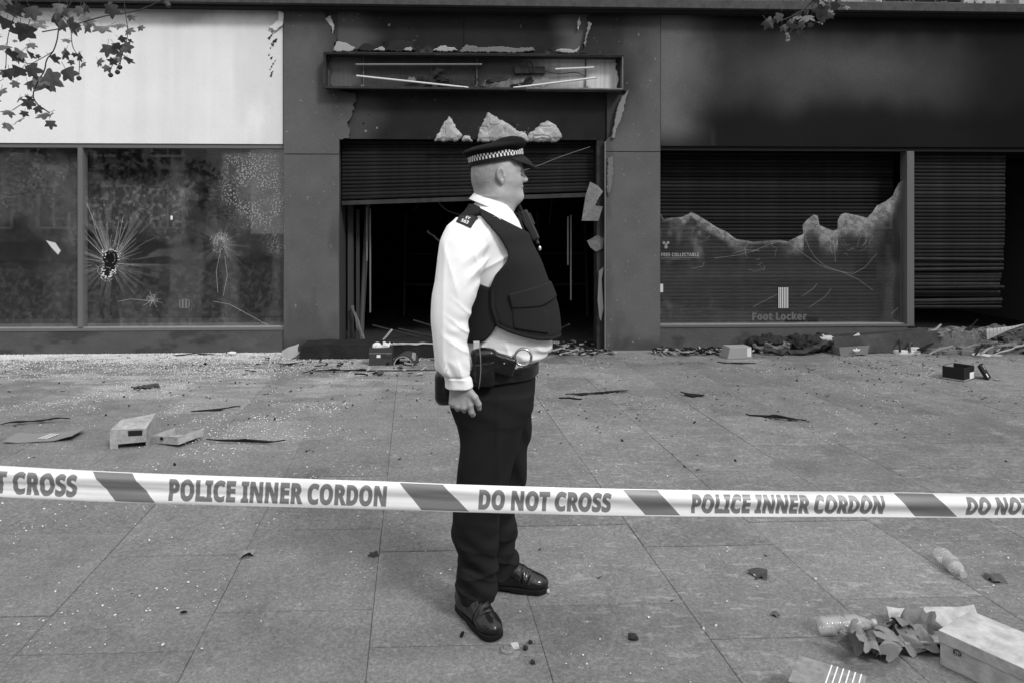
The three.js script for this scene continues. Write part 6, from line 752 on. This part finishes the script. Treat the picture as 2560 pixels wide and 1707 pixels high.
// --- foreground right: white boxes, bottles, a torn-off leafy spray
{
  const W = mat(0.58, 0.8, { bump: 0.0015, bumpRep: 6, mapRep: 1.7 });
  const b = thing('shoe_box', 'big white shoe box cut off by the right edge of the frame', 'box', [1.83, 0, 6.30], 0); const w = 0.34, h = 0.115, d = 0.2; b.rotation.y = 0.535; b.position.set(1.724, 0, 6.265);
  part(b, 'card_shell', metreUV(new RoundedBoxGeometry(0.22, h, 0.3, 2, 0.003)).translate(0, h / 2, 0), W); part(b, 'lid_shell', box(0.228, 0.04, 0.308, 0, h - 0.017, 0, 0.003), W); b.children[1].visible = true;
  decal(b, 'emblem', canvasTex(64, 64, (c) => { c.clearRect(0, 0, 64, 64); c.strokeStyle = 'rgb(50,50,50)'; c.lineWidth = 7; c.beginPath(); c.arc(30, 34, 18, 2.6, 6.6); c.stroke(); c.font = 'bold 26px sans-serif'; c.fillStyle = 'rgb(50,50,50)'; c.fillText('OK', 12, 48); }), -0.02, 0.02, -0.02, 0.02, 0.0); { const em = b.children[b.children.length - 1]; em.rotation.y = -Math.PI / 2; em.position.set(-0.1165, 0.07, -0.09); }
  const sh = thing('box_lid', 'white crumpled box lid with a small print behind the leafy spray', 'box lid', [1.66, 0.0, 6.02], 0); const sg = new THREE.BoxGeometry(0.34, 0.006, 0.22, 20, 1, 14), p = sg.attributes.position; for (let i = 0; i < p.count; i++) { const x = p.getX(i), z = p.getZ(i); p.setY(i, p.getY(i) + 0.02 + 0.05 * ss(-0.02, -0.12, z) * 0.6 + 0.03 * ss(0.06, 0.12, z) * 0.3 + 0.02 * (n2(x * 9 + 3, z * 9) - 0.5)); p.setX(i, x + z * -0.35); } sg.computeVertexNormals(); part(sh, 'sheet', metreUV(sg), mat(0.58, 0.8, { bump: 0.0015, bumpRep: 6, mapRep: 1.7 }));
  const pr = decal(sh, 'print', canvasTex(128, 64, (c) => { c.clearRect(0, 0, 128, 64); c.strokeStyle = 'rgb(45,45,45)'; c.lineWidth = 6; c.beginPath(); c.arc(70, 44, 30, 3.3, 6.1); c.stroke(); c.fillStyle = 'rgb(45,45,45)'; c.font = 'bold 28px sans-serif'; c.fillText('OIX', 48, 52); c.fillRect(6, 12, 40, 3); }), -0.035, 0.035, -0.018, 0.018, 0); pr.rotation.x = -Math.PI / 2; pr.position.set(0.0, 0.038, 0.05);
  const sb = thing('shoe_box', 'grey shoe box with fine white stripes cut off by the bottom edge', 'box', [1.06, 0, 6.405], -0.62); part(sb, 'card_shell', metreUV(new RoundedBoxGeometry(0.2, 0.1, 0.16, 2, 0.003)).translate(0, 0.05, 0), mat(0.3, 0.85, { bump: 0.001, bumpRep: 8, mapRep: 4 })); for (let i = 0; i < 6; i++) part(sb, 'stripe', box(0.0035, 0.0012, 0.155, 0.0 + i * 0.017, 0.1006, 0), mat(0.8, 0.8)); for (let i = 0; i < 3; i++) part(sb, 'stripe', box(0.001, 0.095, 0.016, -0.1006, 0.048, -0.055 + i * 0.035), mat(0.8, 0.8)); 
  const clear = new THREE.MeshPhysicalMaterial({ color: grey(0.95), transmission: 0.82, thickness: 0, roughness: 0.12, ior: 1.6, side: THREE.DoubleSide }), capM = mat(0.45, 0.5);
  const bottle = (label, pos, turn, seed, crush) => { const o = thing('plastic_bottle', label, 'bottle', pos, turn); const prof = [[0, 0], [0.024, 0], [0.031, 0.006]]; for (let i = 0; i <= 24; i++) { const y = 0.012 + i * 0.0052; prof.push([0.031 + 0.0016 * Math.sin(i * 1.57) , y]); } prof.push([0.031, 0.145], [0.026, 0.165], [0.015, 0.185], [0.0125, 0.19], [0.0125, 0.2]); const g = new THREE.LatheGeometry(prof.map((q) => new THREE.Vector2(...q)), 28); const q = g.attributes.position; for (let i = 0; i < q.count; i++) { const x = q.getX(i), y = q.getY(i), z = q.getZ(i), n = n3(x * 40 + seed, y * 26, z * 40); q.setXYZ(i, x * (1 + crush * (n - 0.6)), y, z * (1 + crush * (n - 0.6))); } g.rotateZ(-Math.PI / 2); g.translate(-0.1, 0.031, 0); g.computeVertexNormals(); part(o, 'bottle_body', g, clear); part(o, 'cap', new THREE.CylinderGeometry(0.0145, 0.0145, 0.015, 18).rotateZ(Math.PI / 2).translate(0.105, 0.031, 0), capM); const lb = new THREE.CylinderGeometry(0.0328, 0.0328, 0.05, 28, 1, true).rotateZ(Math.PI / 2).translate(0.018, 0.031, 0); part(o, 'label_band', lb, new THREE.MeshPhysicalMaterial({ color: grey(0.6), transmission: 0.6, thickness: 0, roughness: 0.4, side: THREE.DoubleSide })); return o; };
  bottle('clear plastic bottle lying alone on the paving near the right edge', [2.03, 0, 5.53], -1.72, 3, 0.3); bottle('clear ribbed plastic bottle with its neck under the leafy spray', [1.33, 0, 5.99], 0.02, 8, 0.12);
  const sp = thing('leafy_spray', 'torn-off spray of curled grey leaves lying against the white boxes', 'leaves', [1.42, 0.0, 6.09], 0), r = rng(411); const sm = new THREE.MeshPhysicalMaterial({ color: grey(0.3), roughness: 0.75, bumpMap: rep(gritBump, 9), bumpScale: 0.004, side: THREE.DoubleSide });
  part(sp, 'stem', tube([[-0.12, 0.03, 0.06], [0.0, 0.07, 0.0], [0.1, 0.05, -0.08], [0.16, 0.03, -0.1]], 0.005, 20, 6), mat(0.1, 0.9)); const curl = (seed) => { const g = leafGeo(seed, 4, false, 0.06); const p = g.attributes.position; for (let i = 0; i < p.count; i++) { const x = p.getX(i), y = p.getY(i); p.setZ(i, p.getZ(i) - 1.0 * x * x - 0.6 * Math.abs(y) * y + 0.1 * Math.sin(x * 11 + y * 7 + seed)); } g.deleteAttribute('uv'); const mg = mergeVertices(g.deleteAttribute('normal'), 1e-4); mg.computeVertexNormals(); return metreUV(mg); }; const cg = [21, 22, 23, 24].map(curl);
  const spots = []; for (let i = 0; i < 24; i++) { const t = r(), a = r() * 6.28, d = 0.04 + 0.085 * r(); spots.push([lerp(-0.07, 0.1, t) + Math.cos(a) * d, 0.035 + 0.06 * r() * (1 - d * 5), lerp(0.06, -0.07, t) + Math.sin(a) * d * 0.9, rr(0.075, 0.125, r), rr(-1.5, -0.5, r), a + rr(-0.8, 0.8, r)]); }
  spots.forEach(([x, y, z, s, a, t], i) => { const m = part(sp, 'leaf', cg[i % 4], sm); m.position.set(x, y, z); m.scale.setScalar(s * 1.25); m.rotation.set(a * 0.85, t, r() * 2 - 1, 'YXZ'); });
  const fallen = (label, x, z, s, tone, turn, lift) => { const g = cg[Math.floor(r() * 4)].clone(); const m = part(scene, 'fallen_leaf', g, mat(tone, 0.8, { side: THREE.DoubleSide })); m.scale.set(s, s, s * 0.7); m.rotation.set(-Math.PI / 2, 0, turn); m.position.set(x, lift, z); tagMesh(m, label, 'leaf', 'leaves fallen on the paving'); };
  fallen('curled pale leaf on the paving below the cordon tape at left', -1.07, 5.28, 0.11, 0.2, 0.4, 0.022); fallen('small dark leaf on a paving joint left of the officer', -0.49, 5.29, 0.07, 0.05, 2, 0.014); fallen('dark flat leaf on the paving between officer and bottle', 1.19, 5.55, 0.13, 0.06, 1.2, 0.02); fallen('small curled leaf on the paving above the ribbed bottle', 1.12, 5.86, 0.05, 0.1, 3, 0.012); fallen('dry twisted leaf beside the cap end of the lone bottle', 2.16, 5.62, 0.12, 0.08, 2.6, 0.02);
  const foil = thing('bottle_top', 'flattened shiny bottle top on the paving before the near shoe', 'bottle top', [0.085, 0.006, 6.05], 0.3); part(foil, 'disc', jitterGeo(new THREE.CylinderGeometry(0.022, 0.024, 0.007, 24, 1), 0.006, 60), mat(0.55, 0.3, { metal: 0.7 })); part(foil, 'crease', jitterGeo(new THREE.TorusGeometry(0.012, 0.0025, 6, 20).rotateX(Math.PI / 2).translate(0, 0.005, 0), 0.008, 50), mat(0.15, 0.4)); part(foil, 'torn_flap', jitterGeo(new THREE.BoxGeometry(0.025, 0.006, 0.02, 5, 2, 4), 0.012, 70).translate(0.03, 0.003, 0), mat(0.5, 0.4));
  pebble('small dark crumpled cinder right of the near shoe', 0.54, 6.0, 0.016, 0.05, 12, 'cinder', 'cinder'); pebble('tiny pale stone touching the toe of the far shoe', 0.26, 5.66, 0.013, 0.4, 14);
  for (const [l, x, z, s] of [['dark flake of ash right of the bottle top', 0.15, 6.05, 0.011], ['loose dark crumb of ash beyond the bottle top', 0.17, 6.01, 0.008], ['dark crumb of ash below the bottle top', 0.17, 6.13, 0.009]]) pebble(l, x, z, s, 0.03, x * 90, 'cinder', 'cinder');
}
// --- charred strips and sticks on the paving
beam('charred_strip', 'long thin charred strip lying below the right window', 'charred strip', [2.07, 0.012, 2.98], [2.46, 0.01, 3.2], 0.035, 0.014, charM, 21); beam('charred_strip', 'short charred strip on the paving left of the long one', 'charred strip', [1.74, 0.012, 2.28], [1.93, 0.012, 2.36], 0.05, 0.02, charM, 22); beam('charred_strip', 'twisted charred strip on the paving right of the officer', 'charred strip', [0.72, 0.012, 2.27], [1.3, 0.03, 2.15], 0.04, 0.02, charM, 23); beam('charred_strip', 'broken charred piece beside the twisted strip', 'charred strip', [0.66, 0.012, 2.35], [0.85, 0.012, 2.42], 0.04, 0.02, charM, 24);
beam('charred_strip', 'thin charred stick lying beyond the pale boxes at left', 'charred strip', [-2.34, 0.012, 2.7], [-1.97, 0.014, 2.65], 0.022, 0.016, charM, 25); beam('charred_strip', 'flat charred board end under the left window', 'charred strip', [-3.25, 0.015, 1.82], [-2.96, 0.02, 1.84], 0.09, 0.025, mat(0.06, 0.8), 26); beam('charred_strip', 'long dark stick at the left edge above the flattened box', 'charred strip', [-3.6, 0.012, 3.05], [-3.15, 0.02, 2.95], 0.025, 0.02, charM, 27); beam('charred_strip', 'thin dark stick trailing right from the pale box lid', 'charred strip', [-1.9, 0.01, 3.55], [-1.35, 0.01, 3.6], 0.014, 0.01, charM, 28); beam('charred_strip', 'dark stick lying beside the left pillar foot', 'charred strip', [-2.2, 0.012, 0.83], [-1.93, 0.014, 0.74], 0.03, 0.02, charM, 29); beam('charred_strip', 'dark stick on the glass under the left window', 'charred strip', [-3.55, 0.01, 0.18], [-3.1, 0.02, 0.12], 0.03, 0.016, charM, 30); beam('charred_strip', 'long thin cable of char before the dark shoe box', 'charred strip', [-1.75, 0.01, 1.17], [-0.45, 0.01, 1.1], 0.02, 0.014, charM, 31); beam('charred_strip', 'charred sliver before the three-striped shoe box', 'charred strip', [2.55, 0.01, 0.82], [2.95, 0.012, 0.9], 0.04, 0.012, charM, 33); beam('timber_batten', 'pale stick poking up over the fallen fascia', 'timber', [-1.2, 0.12, 0.05], [-1.08, 0.27, 0.0], 0.03, 0.02, mat(0.25, 0.8), 34); beam('timber_batten', 'slanting batten leaning inside the left of the doorway', 'timber', [-1.62, 0.5, -0.45], [-1.42, 0.0, -0.25], 0.04, 0.03, mat(0.14, 0.8), 35); beam('timber_batten', 'short batten sticking out in the dark of the doorway', 'timber', [-0.72, 1.42, -0.9], [-0.45, 1.2, -0.7], 0.035, 0.03, mat(0.14, 0.8), 36);
{ // litter on the doorstep behind the officer and at the pillar foot
  const r = rng(515); let n = 0; const g = [], gp = []; for (let i = 0; i < 420; i++) { const zone = r(); let x, z; if (zone < 0.5) { x = rr(0.3, 1.5, r); z = rr(-0.5, 0.35, r); } else if (zone < 0.8) { x = rr(2.0, 3.3, r); z = rr(0.02, 0.4, r); } else { x = rr(-2.4, 0.3, r); z = rr(0.2, 1.4, r); } const L = rr(0.02, 0.16, r), b = new THREE.BoxGeometry(L, rr(0.004, 0.016, r), rr(0.006, 0.03, r), 3, 1, 1); jitterGeo(b, 0.02, 20, i); b.rotateY(r() * 3.1); b.rotateZ((r() - 0.5) * 0.5); b.translate(x, 0.016 + 0.02 * r(), z); (r() < 0.7 ? g : gp).push(b); }
  const a = thing('doorstep_litter', 'scattered charred splinters and scraps along the foot of the shopfront', 'litter', [0, 0, 0]); a.userData.kind = 'stuff'; part(a, 'dark_splinters', join(g), charM, { kind: 'stuff' }); part(a, 'pale_scraps', join(gp), mat(0.32, 0.9), { kind: 'stuff' });
}
// --- broken safety glass and ash, too many to count
{
  const shard = [1, 2, 3].map((s) => jitterGeo(new THREE.IcosahedronGeometry(1, 0), 0.9, 1.3, s * 7).scale(1, 0.6, 0.85));
  const scatter = (name, label, category, N, geo, m, place, smin_, smax_, seed) => { const r = rng(seed), im = new THREE.InstancedMesh(geo, m, N), M = new THREE.Matrix4(), q = new THREE.Quaternion(), e = new THREE.Euler(), v = new THREE.Vector3(), s = new THREE.Vector3(); for (let i = 0; i < N; i++) { const p = place(r); const k = lerp(smin_, smax_, Math.pow(r(), 2.2)) * (p[2] || 1); v.set(p[0], 0.0015 + k * 0.4, p[1]); e.set((r() - 0.5), r() * 6.3, (r() - 0.5)); q.setFromEuler(e); s.setScalar(k); im.setMatrixAt(i, M.compose(v, q, s)); } im.name = numbered(name); im.userData = { label, category, kind: 'stuff' }; im.castShadow = im.receiveShadow = true; scene.add(im); };
  const dens = (r, f, x0, x1, z0, z1) => { for (let k = 0; k < 40; k++) { const x = rr(x0, x1, r), z = rr(z0, z1, r); if (r() < f(x, z)) return [x, z]; } return [rr(x0, x1, r), rr(z0, z1, r)]; };
  const glassW = mat(0.66, 0.2), glassG = new THREE.MeshPhysicalMaterial({ color: grey(0.9), roughness: 0.08, metalness: 0, transmission: 0.5, thickness: 0 });
  const clump = (x, z) => Math.pow(ss(0.44, 0.68, fbm(x * 2.4 + 5, z * 2.4, 4)), 1.6);
  scatter('broken_glass', 'bright crumbs of safety glass strewn under the left window', 'broken glass', 14000, shard[0], glassW, (r) => dens(r, (x, z) => Math.exp(-z / 0.35) * ss(-1.7, -2.4, x) + 0.04, -6.6, -1.9, 0.0, 1.4), 0.002, 0.0085, 601);
  scatter('broken_glass', 'scattered glass crumbs across the middle of the paving', 'broken glass', 9000, shard[1], glassW, (r) => dens(r, (x, z) => (0.05 + clump(x, z)) * ss(5.2, 2.0, z) * (x < 0.4 ? 1 : 0.22), -5.5, 6.5, 0.3, 5.2), 0.0016, 0.0072, 602);
  scatter('broken_glass', 'sparse glass crumbs on the nearest paving slabs', 'broken glass', 420, shard[2], glassW, (r) => dens(r, (x, z) => (0.04 + clump(x * 1.4, z * 1.4)) * (x < -0.8 ? 1 : 0.3), -2.6, 2.6, 4.8, 6.9), 0.0014, 0.0055, 603);
  scatter('broken_glass', 'clear glass crumbs lying among the bright ones', 'broken glass', 2200, shard[2], glassG, (r) => dens(r, (x, z) => clump(x, z), -5.5, 6.5, 0.1, 6.0), 0.002, 0.007, 604);
  scatter('ash_flakes', 'dark flakes of ash scattered over the paving', 'ash', 2400, shard[0].clone().scale(1.7, 0.35, 1), charM, (r) => dens(r, (x, z) => (0.1 + ss(0.5, 0.7, fbm(x * 3.4 + 15, z * 3.4, 4))) * ss(4.5, 0.6, z) + 0.01, -5.5, 6.5, 0.05, 6.6), 0.002, 0.011, 605);
}
scene.traverse((o) => { if (o.isMesh) { o.castShadow = true; o.receiveShadow = true; } });
renderer.render(scene, camera);
